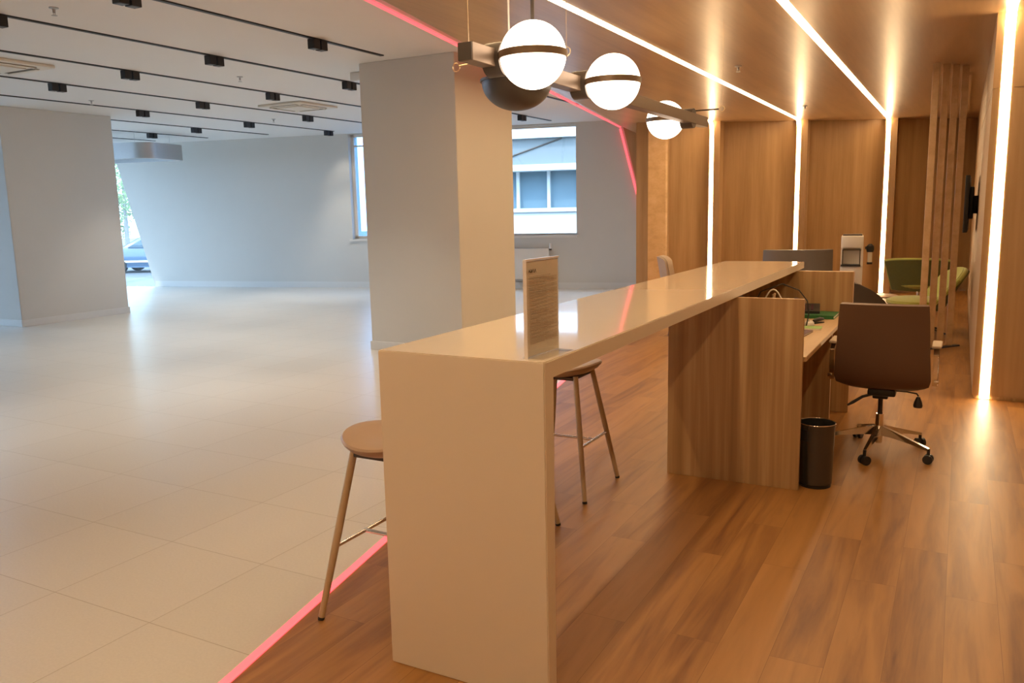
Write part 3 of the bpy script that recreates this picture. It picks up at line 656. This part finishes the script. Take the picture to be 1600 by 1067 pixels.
# ================================================================== OFFICE CHAIR
def office_chair():
    t = thing('office_chair', 'brown leather swivel chair with chrome base behind the oak desk', 'office chair', (-0.386, 5.57, 0))
    # back and seat as one bent shell; chair faces +y
    path = [(-0.29, 0.975), (-0.275, 0.88), (-0.262, 0.78), (-0.252, 0.68), (-0.24, 0.60), (-0.222, 0.53), (-0.18, 0.475), (-0.11, 0.448), (0.0, 0.445), (0.12, 0.452), (0.22, 0.462), (0.265, 0.452)]
    half = [0.238, 0.246, 0.251, 0.256, 0.262, 0.266, 0.255, 0.225, 0.235, 0.25, 0.245, 0.235]
    P = []; n = 14
    for (y, z), h in zip(path, half):
        row = []
        for j in range(n+1):
            u = -1+2*j/n; row.append((u*h+0.012, y - 0.012*(1-u*u)*0 + (0.020*u*u if z > 0.5 else 0), z + (0.020*u**4 if z < 0.5 else 0)))
        P.append(row)
    m = MB(); m.grid(P, 0.042); bmesh.ops.bevel(m.bm, geom=[e for e in m.bm.edges if len(e.link_faces) == 2 and e.calc_face_angle(0) > 1.0], offset=0.012, segments=3, affect='EDGES')
    sh = m.build('seat_shell', 'leather', t, ang=60)
    # arms: chrome flat loops with pads
    for s in (-1, 1):
        x = 0.008 + s*0.291
        pts = [(x, -0.10, 0.475), (x, -0.13, 0.56), (x, -0.125, 0.66), (x, -0.06, 0.690), (x, 0.10, 0.690), (x, 0.135, 0.66), (x, 0.14, 0.56), (x, 0.10, 0.475)]
        a = MB(); R = []
        P3 = [Vector(p) for p in pts]
        for i, p in enumerate(P3):
            tt = (P3[(i+1) % 8]-P3[i-1]).normalized(); nn = tt.cross(Vector((1, 0, 0))).normalized()*0.006
            R.append([a.bm.verts.new(p+Vector((sx*0.014, 0, 0))+k) for sx, k in ((-1, -nn), (1, -nn), (1, nn), (-1, nn))])
        for i in range(8):
            for k in range(4): a.bm.faces.new((R[i][k], R[i][(k+1) % 4], R[(i+1) % 8][(k+1) % 4], R[(i+1) % 8][k]))
        ar = a.build('armrest', 'chrome', t)
        MB().box((x-0.026, -0.10, 0.697), (x+0.026, 0.13, 0.715), 0.007, 3).build('arm_pad', 'beigefabric', ar)
        MB().cyl((x-s*0.004, -0.115, 0.50), (x+s*0.022, -0.115, 0.50), 0.012, seg=18).build('bolt', 'chrome', ar)
    me = MB(); me.box((-0.07, -0.12, 0.385), (0.09, 0.12, 0.428), 0.01); me.box((-0.045, -0.06, 0.355), (0.045, 0.06, 0.39), 0.008); me.build('tilt_mechanism', 'blackplastic', t)
    MB().rings([(-0.04, -0.06, 0.385), (-0.10, -0.07, 0.365), (-0.155, -0.08, 0.325), (-0.185, -0.085, 0.305)], [0.008, 0.009, 0.010, 0.006], 10).build('height_lever', 'blackplastic', t)
    k = MB().tube([(0.05, -0.05, 0.415), (0.15, -0.06, 0.415), (0.205, -0.07, 0.41), (0.215, -0.07, 0.395)], 0.005, 8).build('tension_rod', 'blackplastic', t)
    MB().lathe([(0, 0), (0.024, 0.0), (0.027, 0.012), (0.022, 0.035), (0.010, 0.065), (0, 0.068)], (0.215, -0.07, 0.325), 20).build('tension_knob', 'blackplastic', k)
    MB().cyl((0, 0, 0.24), (0, 0, 0.37), 0.014, seg=20).build('gas_lift', 'blackplastic', t)
    MB().rings([(0, 0, 0.06), (0, 0, 0.15), (0, 0, 0.25)], [0.020, 0.026, 0.022], 24).build('lift_column', 'chrome', t)
    for i in range(5):
        a = math.radians(-99+72*i); d = Vector((math.cos(a), math.sin(a), 0)); sd = Vector((-d.y, d.x, 0))
        sp = MB(); R = []
        for r, w, z0, z1 in ((0.018, 0.020, 0.115, 0.175), (0.10, 0.018, 0.112, 0.155), (0.22, 0.015, 0.098, 0.122), (0.325, 0.012, 0.078, 0.094)):
            R.append([sp.bm.verts.new(d*r+sd*s*w+Vector((0, 0, z))) for s, z in ((-1, z0), (1, z0), (0.7, z1), (-0.7, z1))])
        for A, B in zip(R, R[1:]):
            for k2 in range(4): sp.bm.faces.new((A[k2], A[(k2+1) % 4], B[(k2+1) % 4], B[k2]))
        sp.bm.faces.new(R[0]); sp.bm.faces.new(R[-1][::-1])
        so = sp.build('base_spoke', 'chrome', t)
        c = d*0.325; cs = MB(); ax = Matrix.Rotation(a+0.9+i, 3, 'Z') @ Vector((1, 0, 0))
        for s in (-1, 1): cs.cyl(c+ax*s*0.008+Vector((0, 0, 0.028)), c+ax*s*0.026+Vector((0, 0, 0.028)), 0.028, seg=24)
        cs.cyl(c+Vector((0, 0, 0.035)), c+Vector((0, 0, 0.09)), 0.009, seg=12); cs.build('caster', 'blackplastic', so)
office_chair()

# ================================================================== BIN
t = thing('waste_bin', 'dark grey metal waste bin beside the desk end panel', 'bin', (-0.648, 4.745, 0))
MB().lathe([(0, 0.012), (0.083, 0.012), (0.090, 0.02), (0.098, 0.36), (0.0965, 0.362), (0.0945, 0.362), (0.086, 0.024), (0, 0.02)], (0, 0, 0), 48).build('bin_body', 'bin', t)
MB().lathe([(0.0, 0.0), (0.086, 0.0), (0.0875, 0.014), (0, 0.0142)], (0, 0, 0), 40).build('base_ring', 'blackplastic', t)
MB().tube([(0.098*math.cos(a), 0.098*math.sin(a), 0.363) for a in [2*PI*k/48 for k in range(48)]], 0.003, 8, closed=True).build('rim', 'chrome', t)
hn = MB(); 
n = 8; a0 = math.radians(215); hn.grid([[((0.099)*math.cos(a0+0.6*j/n), (0.099)*math.sin(a0+0.6*j/n), z) for j in range(n+1)] for z in (0.27, 0.29, 0.31, 0.335)], 0.006); hn.build('grip', 'blackplastic', t)

# ================================================================== DESK ITEMS
DZ = 0.7505
t = thing('green_folder', 'dark green folder lying at the far end of the desk', 'folder', (-0.93, 6.36, DZ))
MB().box((-0.19, -0.13, 0.004), (0.165, 0.13, 0.020)).build('pages', 'paper', t)
cv = MB(); cv.box((-0.20, -0.14, 0.0), (0.17, 0.14, 0.004), 0.001, 1); cv.box((-0.20, -0.14, 0.020), (0.17, 0.14, 0.024), 0.001, 1); cv.box((-0.20, -0.14, 0.0), (0.165, -0.135, 0.024)); cv.build('cover', 'green', t)
t = thing('desk_phone', 'black desk telephone behind the green folder', 'telephone', (-0.97, 6.40, DZ+0.0245), math.radians(8))
MB().prism([(-0.09, 0.0), (0.09, 0.0), (0.09, 0.055), (-0.09, 0.018)], -0.11, 0.085, 'X').build('phone_base', 'blackplastic', t)
MB().rings([(-0.085, -0.08, 0.045), (-0.085, -0.05, 0.058), (-0.085, 0.05, 0.075), (-0.085, 0.08, 0.078)], [0.022, 0.015, 0.015, 0.022], 14).build('handset', 'purple', t)
kp = MB()
for i in range(3):
    for j in range(4): kp.box((-0.03+i*0.026, -0.06+j*0.028, 0.025+j*0.0055), (-0.012+i*0.026, -0.042+j*0.028, 0.034+j*0.0058), 0.001, 1)
kp.build('keypad', 'purple', t)
t = thing('computer_mouse', 'white computer mouse on the desk beside the tall end panel', 'mouse', (-0.875, 5.86, DZ))
m = MB(); m.lathe([(0, 0), (0.030, 0), (0.033, 0.008), (0.030, 0.022), (0.018, 0.032), (0, 0.035)], (0, 0, 0), 32, 1.0, 1.7); m.build('shell', 'white', t)
MB().rings([(0, -0.03, 0.029), (0, -0.022, 0.033), (0, -0.014, 0.0345)], [0.003, 0.004, 0.003], 8).build('scroll_wheel', 'blackplastic', t)
t = thing('stapler', 'small black rounded desk tool beside the white mouse', 'stapler', (-0.835, 5.99, DZ), math.radians(60))
MB().box((-0.05, -0.014, 0.0), (0.05, 0.014, 0.008), 0.003).build('foot', 'blackplastic', t)
MB().rings([(-0.048, 0, 0.02), (-0.02, 0, 0.024), (0.02, 0, 0.028), (0.05, 0, 0.026)], [0.010, 0.014, 0.014, 0.009], 14).build('arm', 'blackplastic', t)
t = thing('note_pad', 'light green note pad near the desk edge', 'note pad', (-0.86, 5.72, DZ), math.radians(4))
MB().box((-0.085, -0.075, 0.0), (0.085, 0.055, 0.009)).build('sheets', 'paper', t); MB().box((-0.085, -0.07, 0.0092), (0.087, 0.055, 0.0105)).build('cover', 'lightgreen', t)
t = thing('dark_notebook', 'dark closed notebook nearest the tall end panel', 'notebook', (-0.89, 5.47, DZ), math.radians(-6))
MB().box((-0.075, -0.10, 0.002), (0.073, 0.10, 0.010)).build('pages', 'paper', t)
cv = MB(); cv.box((-0.078, -0.103, 0), (0.076, 0.103, 0.002)); cv.box((-0.078, -0.103, 0.010), (0.076, 0.103, 0.0125)); cv.box((-0.078, -0.103, 0), (-0.075, 0.103, 0.0125)); cv.build('cover', 'purple', t)
t = thing('monitor', 'grey backed monitor hidden under the counter, only its top corner seen', 'monitor', (-1.20, 5.22, DZ), math.radians(-72))
MB().box((-0.22, -0.02, 0.06), (0.22, 0.02, 0.262), 0.008).build('screen_body', 'greyfabric', t)
MB().cyl((0, 0.03, 0.01), (0, 0.03, 0.15), 0.015).build('neck', 'steel', t); MB().box((-0.10, -0.06, 0), (0.10, 0.09, 0.01), 0.004).build('foot', 'steel', t)
def arc(p0, p1, h, n=16):
    p0 = Vector(p0); p1 = Vector(p1); return [lerp(p0, p1, k/n)+Vector((0, 0, h*math.sin(PI*k/n))) for k in range(n+1)]
tag(MB().tube(arc((-1.14, 5.4, 0.80), (-0.925, 5.42, 0.80), 0.235), 0.0045, 8).build('white_cable', 'white'), 'white cable looping up behind the desk end panel', 'cable')
tag(MB().tube([(-1.25, 5.5, 0.78), (-1.15, 5.6, 1.0), (-1.03, 5.7, 1.045), (-0.93, 5.75, 1.0), (-0.875, 5.75, 0.93), (-0.865, 5.76, 0.84), (-0.88, 5.77, 0.756)], 0.004, 8).build('black_cable', 'blackplastic'), 'black cable curving down to the desk under the counter', 'cable')
tag(MB().rings([(-1.03, 5.41, DZ), (-1.03, 5.41, 0.93), (-1.03, 5.41, 1.0), (-1.02, 5.41, 1.01)], [0.01, 0.009, 0.012, 0.006], 12).build('adapter_plug', 'brass'), 'small brass coloured plug standing inside the white cable loop', 'plug')

# ================================================================== BACK OF THE TIMBER ROOM
# TV on the partition side
t = thing('wall_television', 'black television turned edge-on, bracketed to the passage wall', 'television', (0.152, 10.9, 1.52))
R3 = Matrix.Rotation(math.radians(-91), 4, 'Z')
MB().box((-0.55, -0.022, -0.30), (0.55, 0.022, 0.32), 0.006, mat=Matrix.Translation((-0.105, 0.0, 0)) @ R3).build('screen', 'black', t)
MB().box((-0.20, 0.0, -0.16), (0.20, 0.05, 0.20), 0.01, mat=Matrix.Translation((-0.09, 0.05, 0)) @ R3).build('back_cover', 'blackplastic', t)
mb = MB(); mb.box((-0.05, -0.10, -0.10), (-0.0, 0.10, 0.10), 0.004); mb.cyl((-0.08, 0.02, 0), (-0.01, 0.0, 0), 0.02); mb.build('wall_bracket', 'black', t)
# wing shaped lounge chairs
def wing_chair(loc, rz, label, sc=1.0, fall=0.10):
    t = thing('lounge_chair', label, 'armchair', loc, rz, 'green lounge chairs')
    # shell faces +x ; back rises to -x with wide swept wings
    def surf(off):
        P = []
        for i in range(9):
            u = i/8; row = []
            for j in range(13):
                v = -1+2*j/12
                wdt = lerp(0.34, 0.42, u)*sc; yy = v*wdt
                x = lerp(-0.16, -0.40, u) + 0.20*abs(v)**2.2*(1-0.3*u)
                z = lerp(0.30, 0.76, u) - fall*u*abs(v)**3
                row.append((x*sc+off, yy, z*sc))
            P.append(row)
        return P
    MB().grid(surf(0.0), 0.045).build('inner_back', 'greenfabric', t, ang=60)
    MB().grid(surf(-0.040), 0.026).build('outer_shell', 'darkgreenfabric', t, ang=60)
    SF = surf(-0.01); MB().tube([SF[i][0] for i in range(0, 9)]+SF[8][1:-1]+[SF[i][12] for i in range(8, -1, -1)], 0.026, 10).build('rolled_rim', 'greenfabric', t)
    m = MB(); m.lathe([(0, 0.30), (0.22, 0.30), (0.31, 0.33), (0.345, 0.37), (0.34, 0.40), (0.28, 0.42), (0, 0.425)], (0.08, 0, 0), 40, 1.0, 1.0)
    m.build('seat', 'greenfabric', t)
    MB().cyl((0.03, 0, 0.09), (0.03, 0, 0.31), 0.022, seg=20).build('pedestal', 'chrome', t)
    for k in range(4):
        a = PI/4+k*PI/2; d = Vector((math.cos(a), math.sin(a), 0)); o = Vector((0.03, 0, 0))
        MB().rings([o+Vector((0, 0, 0.10)), o+d*0.18+Vector((0, 0, 0.055)), o+d*0.33+Vector((0, 0, 0.018))], [0.016, 0.013, 0.010], 12).build('foot', 'graphite', t)
wing_chair((-0.34, 11.05, 0), math.radians(192), 'green lounge chair nearer the slat screen, back rising to the right')
wing_chair((-0.50, 13.3, 0), math.radians(-92+180), 'green lounge chair farther back, its back toward the room', 1.0, 0.03)
t = thing('coffee_table', 'low round pale table between the green lounge chairs', 'table', (-0.86, 11.45, 0))
MB().lathe([(0, 0.375), (0.20, 0.375), (0.21, 0.385), (0.21, 0.395), (0.20, 0.40), (0, 0.40)], seg=48).build('table_top', 'tabletop', t)
MB().cyl((0, 0, 0.02), (0, 0, 0.376), 0.02).build('pedestal', 'chrome', t); MB().lathe([(0, 0), (0.15, 0), (0.15, 0.008), (0.03, 0.02), (0, 0.02)], seg=40).build('foot', 'chrome', t)
# charcoal tub chair behind the desk
def tub_chair(loc, rz, label, fab, sc=1.0, hgt=0.80, tagname='tub_chair'):
    t = thing(tagname, label, 'armchair', loc, rz)
    P = []
    for i in range(8):
        u = i/7; row = []
        for j in range(17):
            a = lerp(-105, 105, j/16); ra = math.radians(180+a)
            rr = lerp(0.27, 0.335, u)*sc; fall = (abs(a)/105)**2.4
            z = 0.22 + (hgt-0.22)*u*(1-0.42*fall)
            row.append((rr*math.cos(ra), rr*math.sin(ra), z))
        P.append(row)
    MB().grid(P, 0.05).build('tub_back', fab, t, ang=60)
    MB().lathe([(0, 0.24), (0.25*sc, 0.24), (0.275*sc, 0.27), (0.275*sc, 0.40), (0.25*sc, 0.43), (0, 0.44)], (0.03, 0, 0), 40).build('seat_cushion', fab, t)
    for sx in (-1, 1):
        for sy in (-1, 1): MB().rings([(sx*0.17, sy*0.17, 0.25), (sx*0.22, sy*0.22, 0.0)], [0.016, 0.011], 12).build('leg', 'graphite', t)
tub_chair((-0.86, 8.25, 0), math.radians(55), 'charcoal tub chair peeking out behind the desk end', 'charcoal', 1.0, 0.90)
# grey low back sofa
t = thing('grey_sofa', 'grey upholstered low sofa back seen beyond the counter end', 'sofa', (-2.05, 12.4, 0), math.radians(14))
P = []
for i in range(7):
    u = i/6; P.append([(lerp(-0.47, 0.47, j/14)*(1-0.04*u), -0.10 - 0.06*u + 0.10*abs(-1+2*j/14)**4, lerp(0.12, 0.925, u)) for j in range(15)])
MB().grid(P, 0.07).build('sofa_back', 'greyfabric', t, ang=60)
MB().box((-0.42, -0.08, 0.14), (0.42, 0.55, 0.44), 0.05, 3).build('seat_cushion', 'greyfabric', t)
for sx in (-1, 1):
    for y in (-0.05, 0.5): MB().cyl((sx*0.38, y, 0), (sx*0.36, y, 0.16), 0.014).build('leg', 'graphite', t)
# water dispenser
def dispenser():
    t = thing('water_dispenser', 'white free-standing drink dispenser with dark framed niche near the back wall', 'dispenser', (-1.42, 13.35, 0), math.radians(6))
    b = MB(); x0, x1 = -0.155, 0.155
    b.box((x0, -0.14, 0), (x1, 0.15, 0.64), 0.01); b.box((x0, -0.14, 0.90), (x1, 0.15, 1.085), 0.02, 3); b.box((x0, -0.02, 0.63), (x1, 0.15, 0.91)); b.box((x0, -0.14, 0.63), (x0+0.03, 0.0, 0.91)); b.box((x1-0.035, -0.14, 0.63), (x1, 0.0, 0.91))
    b.build('cabinet', 'white', t)
    f = MB(); f.box((x0+0.02, -0.146, 0.87), (x1-0.03, -0.135, 0.885)); f.box((x0+0.02, -0.146, 0.65), (x0+0.035, -0.135, 0.88)); f.box((x1-0.05, -0.146, 0.65), (x1-0.035, -0.135, 0.88)); f.build('niche_frame', 'graphite', t)
    MB().box((x0+0.005, -0.17, 0.635), (x1-0.03, -0.02, 0.66), 0.003).build('drip_tray', 'black', t)
    MB().box((x0+0.02, -0.10, 1.08), (x1-0.02, 0.10, 1.105), 0.008).build('lid', 'graphite', t)
    return t
dispenser()
t = thing('cup_dispenser', 'black capped clear cup tube at the right side of the white dispenser', 'cup holder', (-1.17, 13.35, 0.66))
MB().cyl((0, 0, 0.02), (0, 0, 0.20), 0.032, seg=24).build('cup_tube', 'white', t)
MB().lathe([(0, 0.18), (0.045, 0.18), (0.055, 0.22), (0.05, 0.27), (0.02, 0.30), (0, 0.30)], seg=24).build('cap', 'blackplastic', t); MB().lathe([(0, 0.0), (0.04, 0.0), (0.04, 0.03), (0, 0.03)], seg=24).build('base', 'blackplastic', t)
MB().box((-0.07, -0.01, 0.22), (-0.02, 0.01, 0.26)).build('side_bracket', 'blackplastic', t)
# beige chair at the far end of the counter
t = thing('side_chair', 'beige upholstered chair back seen over the counter near the oak pier', 'chair', (-2.80, 9.65, 0), math.radians(-62))
P = []
for i in range(8):
    u = i/7; P.append([(lerp(-0.24, 0.24, j/10), -0.20 - 0.10*u - 0.05*math.sin(PI*j/10), lerp(0.44, 0.995, u) - (0.045*abs(-1+2*j/10)**4)*u) for j in range(11)])
MB().grid(P, 0.06).build('backrest', 'beigefabric', t, ang=60)
P2 = [[(q[0]*0.96, q[1]-0.045, q[2]*0.99) for q in r] for r in P[1:]]
MB().grid(P2, 0.02).build('back_shell', 'beigefabric', t, ang=60)
MB().box((-0.24, -0.20, 0.41), (0.24, 0.24, 0.48), 0.025, 3).build('seat', 'beigefabric', t)
for sx in (-1, 1):
    for sy in (-1, 1): MB().rings([(sx*0.17, sy*0.17, 0.42), (sx*0.22, sy*0.22, 0)], [0.014, 0.010], 12).build('leg', 'graphite', t)

# ================================================================== RADIATOR AND FAR WALL BITS
t = thing('radiator', 'white panel radiator under the far window', 'radiator', (-7.9, wall_y(-7.9)-0.085, 0), math.atan(0.22))
MB().box((-0.80, -0.045, 0.20), (0.80, 0.035, 0.80), 0.008).build('panel', 'white', t)
g = MB()
for k in range(40): g.box((-0.79+k*0.04, -0.035, 0.80), (-0.765+k*0.04, 0.028, 0.806))
g.build('top_grille', 'skirting', t)
v = MB(); v.cyl((0.83, 0, 0.80), (0.83, 0, 0.905), 0.022, seg=16); v.build('valve_head', 'white', t)
MB().box((-0.81, -0.02, 0.17), (0.81, 0.03, 0.20)).build('bottom_rail', 'steel', t)
MB().box((0.795, -0.015, 0.77), (0.85, 0.015, 0.80)).build('valve', 'graphite', t)
for x in (-0.7, 0.7): MB().box((x-0.02, -0.01, 0.0), (x+0.02, 0.02, 0.20)).build('foot', 'white', t)

# ================================================================== OUTSIDE
struct(MB().box((-80, -25, -0.80), (30, 80, -0.62)).build('street_ground', 'asphalt', smooth=False))
struct(MB().box((-40, -20, -0.62), (-17.75, 16.0, -0.16)).build('street_pavement', 'pavement', smooth=False))
struct(MB().box((-17.75, -20, -0.62), (20, 15.5, -0.20)).build('street_plinth', 'pavement', smooth=False))
def car():
    t = thing('parked_car', 'pale blue parked car seen outside through the slanted opening', 'car', (-28.85, 23.02, -0.62), math.radians(208))
    prof = [(-2.15, 0.30), (-2.2, 0.62), (-2.1, 0.88), (-1.55, 0.98), (-0.95, 1.38), (-0.3, 1.47), (0.45, 1.42), (1.15, 1.02), (1.95, 0.85), (2.15, 0.62), (2.15, 0.30), (1.75, 0.22), (-1.75, 0.22)]
    P = []
    for s, w in ((-1, 0.86), (-0.97, 0.88), (0.97, 0.88), (1, 0.86)):
        P.append([(x*(0.985 if abs(s) == 1 else 1), s*(w - 0.20*max(0, (z-0.92)/0.55)), z) for x, z in prof])
    m = MB(); V = [[m.bm.verts.new(p) for p in r] for r in P]; n = len(prof)
    for A, B in zip(V, V[1:]):
        for k in range(n): m.bm.faces.new((A[k], A[(k+1) % n], B[(k+1) % n], B[k]))
    m.bm.faces.new(V[0]); m.bm.faces.new(V[-1][::-1]); m.build('body', 'carpaint', t, ang=50)
    for s in (-1, 1):
        g = MB(); yy = lambda z: s*(0.895 - 0.20*max(0, (z-0.92)/0.55))
        for pts in ([(-1.40, 1.0), (-0.9, 1.33), (-0.35, 1.40), (-0.35, 1.0)], [(-0.27, 1.0), (-0.27, 1.40), (0.35, 1.36), (0.95, 1.02)]):
            a = [g.bm.verts.new((x, yy(z), z)) for x, z in pts]; b = [g.bm.verts.new((x, yy(z)-s*0.02, z)) for x, z in pts]
            g.bm.faces.new(a); g.bm.faces.new(b[::-1])
            for i in range(4): g.bm.faces.new((a[i], b[i], b[(i+1) % 4], a[(i+1) % 4]))
        g.build('side_window', 'carglass', t, smooth=False)
        MB().box((-2.0, s*0.88-0.012, 0.42), (2.0, s*0.88+0.012, 0.50), 0.005).build('side_moulding', 'white', t)
        for x in (-1.35, 1.35):
            wh = MB().cyl((x, s*0.70, 0.31), (x, s*0.895, 0.31), 0.31, seg=36).build('wheel', 'rubber', t)
            MB().cyl((x, s*0.89, 0.31), (x, s*0.905, 0.31), 0.20, seg=24).build('hub', 'steel', wh)
    g = MB(); g.grid([[(0.47, -0.62, 1.43), (0.47, 0.62, 1.43)], [(1.14, -0.76, 1.05), (1.14, 0.76, 1.05)]], 0.03); g.build('windscreen', 'carglass', t)
car()
def tree(loc, h, r, label, seed):
    rnd = random.Random(seed); t = thing('street_tree', label, 'tree', loc)
    MB().rings([(0, 0, 0), (0.05, 0, h*0.3), (0, 0.08, h*0.62), (0.1, 0, h*0.85)], [0.13, 0.10, 0.07, 0.03], 12).build('trunk', 'bark', t)
    m = MB(); cs = [(rnd.uniform(-0.6, 0.6)*r, rnd.uniform(-0.6, 0.6)*r, h*rnd.uniform(0.22, 1.0), r*rnd.uniform(0.35, 0.6)) for _ in range(16)]
    for _ in range(5200):
        c = rnd.choice(cs); d = Vector((rnd.gauss(0, 1), rnd.gauss(0, 1), rnd.gauss(0, 0.8))).normalized()*c[3]*rnd.uniform(0.5, 1.0)
        p = Vector(c[:3])+d; a = Vector((rnd.gauss(0, 1), rnd.gauss(0, 1), rnd.gauss(0, 1))).normalized(); b = a.orthogonal().normalized(); s = rnd.uniform(0.05, 0.11)
        m.bm.faces.new([m.bm.verts.new(p+q) for q in (a*s, b*s*0.5, -a*s, -b*s*0.5)])
    m.build('foliage', 'leaf', t, smooth=False)
tree((-36.2, 27.0, -0.62), 6.6, 1.9, 'bright green street tree seen above the parked car', 1)
tree((-41.5, 32.0, -0.62), 7.5, 2.4, 'farther green street tree behind the parked car', 2)
t = thing('street_post', 'thin dark curved street post beside the parked car', 'street post', (-33.3, 25.8, -0.62))
MB().tube([(0, 0, 0), (0, 0, 2.1), (0.15, 0.02, 2.5), (0.5, 0.08, 2.75)], 0.05, 10).build('post', 'facadegrey', t)
# building across the street, seen through window 2
t = thing('office_building', 'white banded building with blue glass seen through the far window', 'building', (-9.0, wall_y(-9.0)+6.1, -0.16), math.atan(0.22))
def fb(name, mat, x0, x1, z0, z1, y0=0.0, y1=0.4, par=None): return MB().box((x0, y0, z0+0.16), (x1, y1, z1+0.16)).build(name, mat, par or t, smooth=False)
fb('wall', 'facadegrey', -6, 4.5, -0.1, 9, 0.35, 5.0)
fb('balcony_band', 'facade', -6, 4.5, -0.1, 1.50, -0.35, 0.35); fb('sill_band', 'facade', -6, 4.5, 1.50, 1.60, -0.42, 0.35)
fb('slab_band', 'facade', -6, 4.5, 2.58, 2.74, -0.45, 0.35); fb('upper_band', 'facade', -6, 4.5, 3.42, 5.0, -0.45, 0.35)
p = fb('window_band', 'facadeglass', -6, 4.5, 1.60, 2.58, 0.20, 0.35)
for k in range(11): fb('mullion', 'facade', -5.2+0.86*k, -5.12+0.86*k, 1.60, 2.58, 0.10, 0.22, t)
fb('parapet_panel', 'facadegrey', -6, 4.5, 2.74, 3.42, -0.25, -0.15)
m = MB(); m.cyl((-2.4, -0.27, 2.95), (-0.4, -0.27, 3.56), 0.02); m.build('diagonal_cable', 'graphite', t)
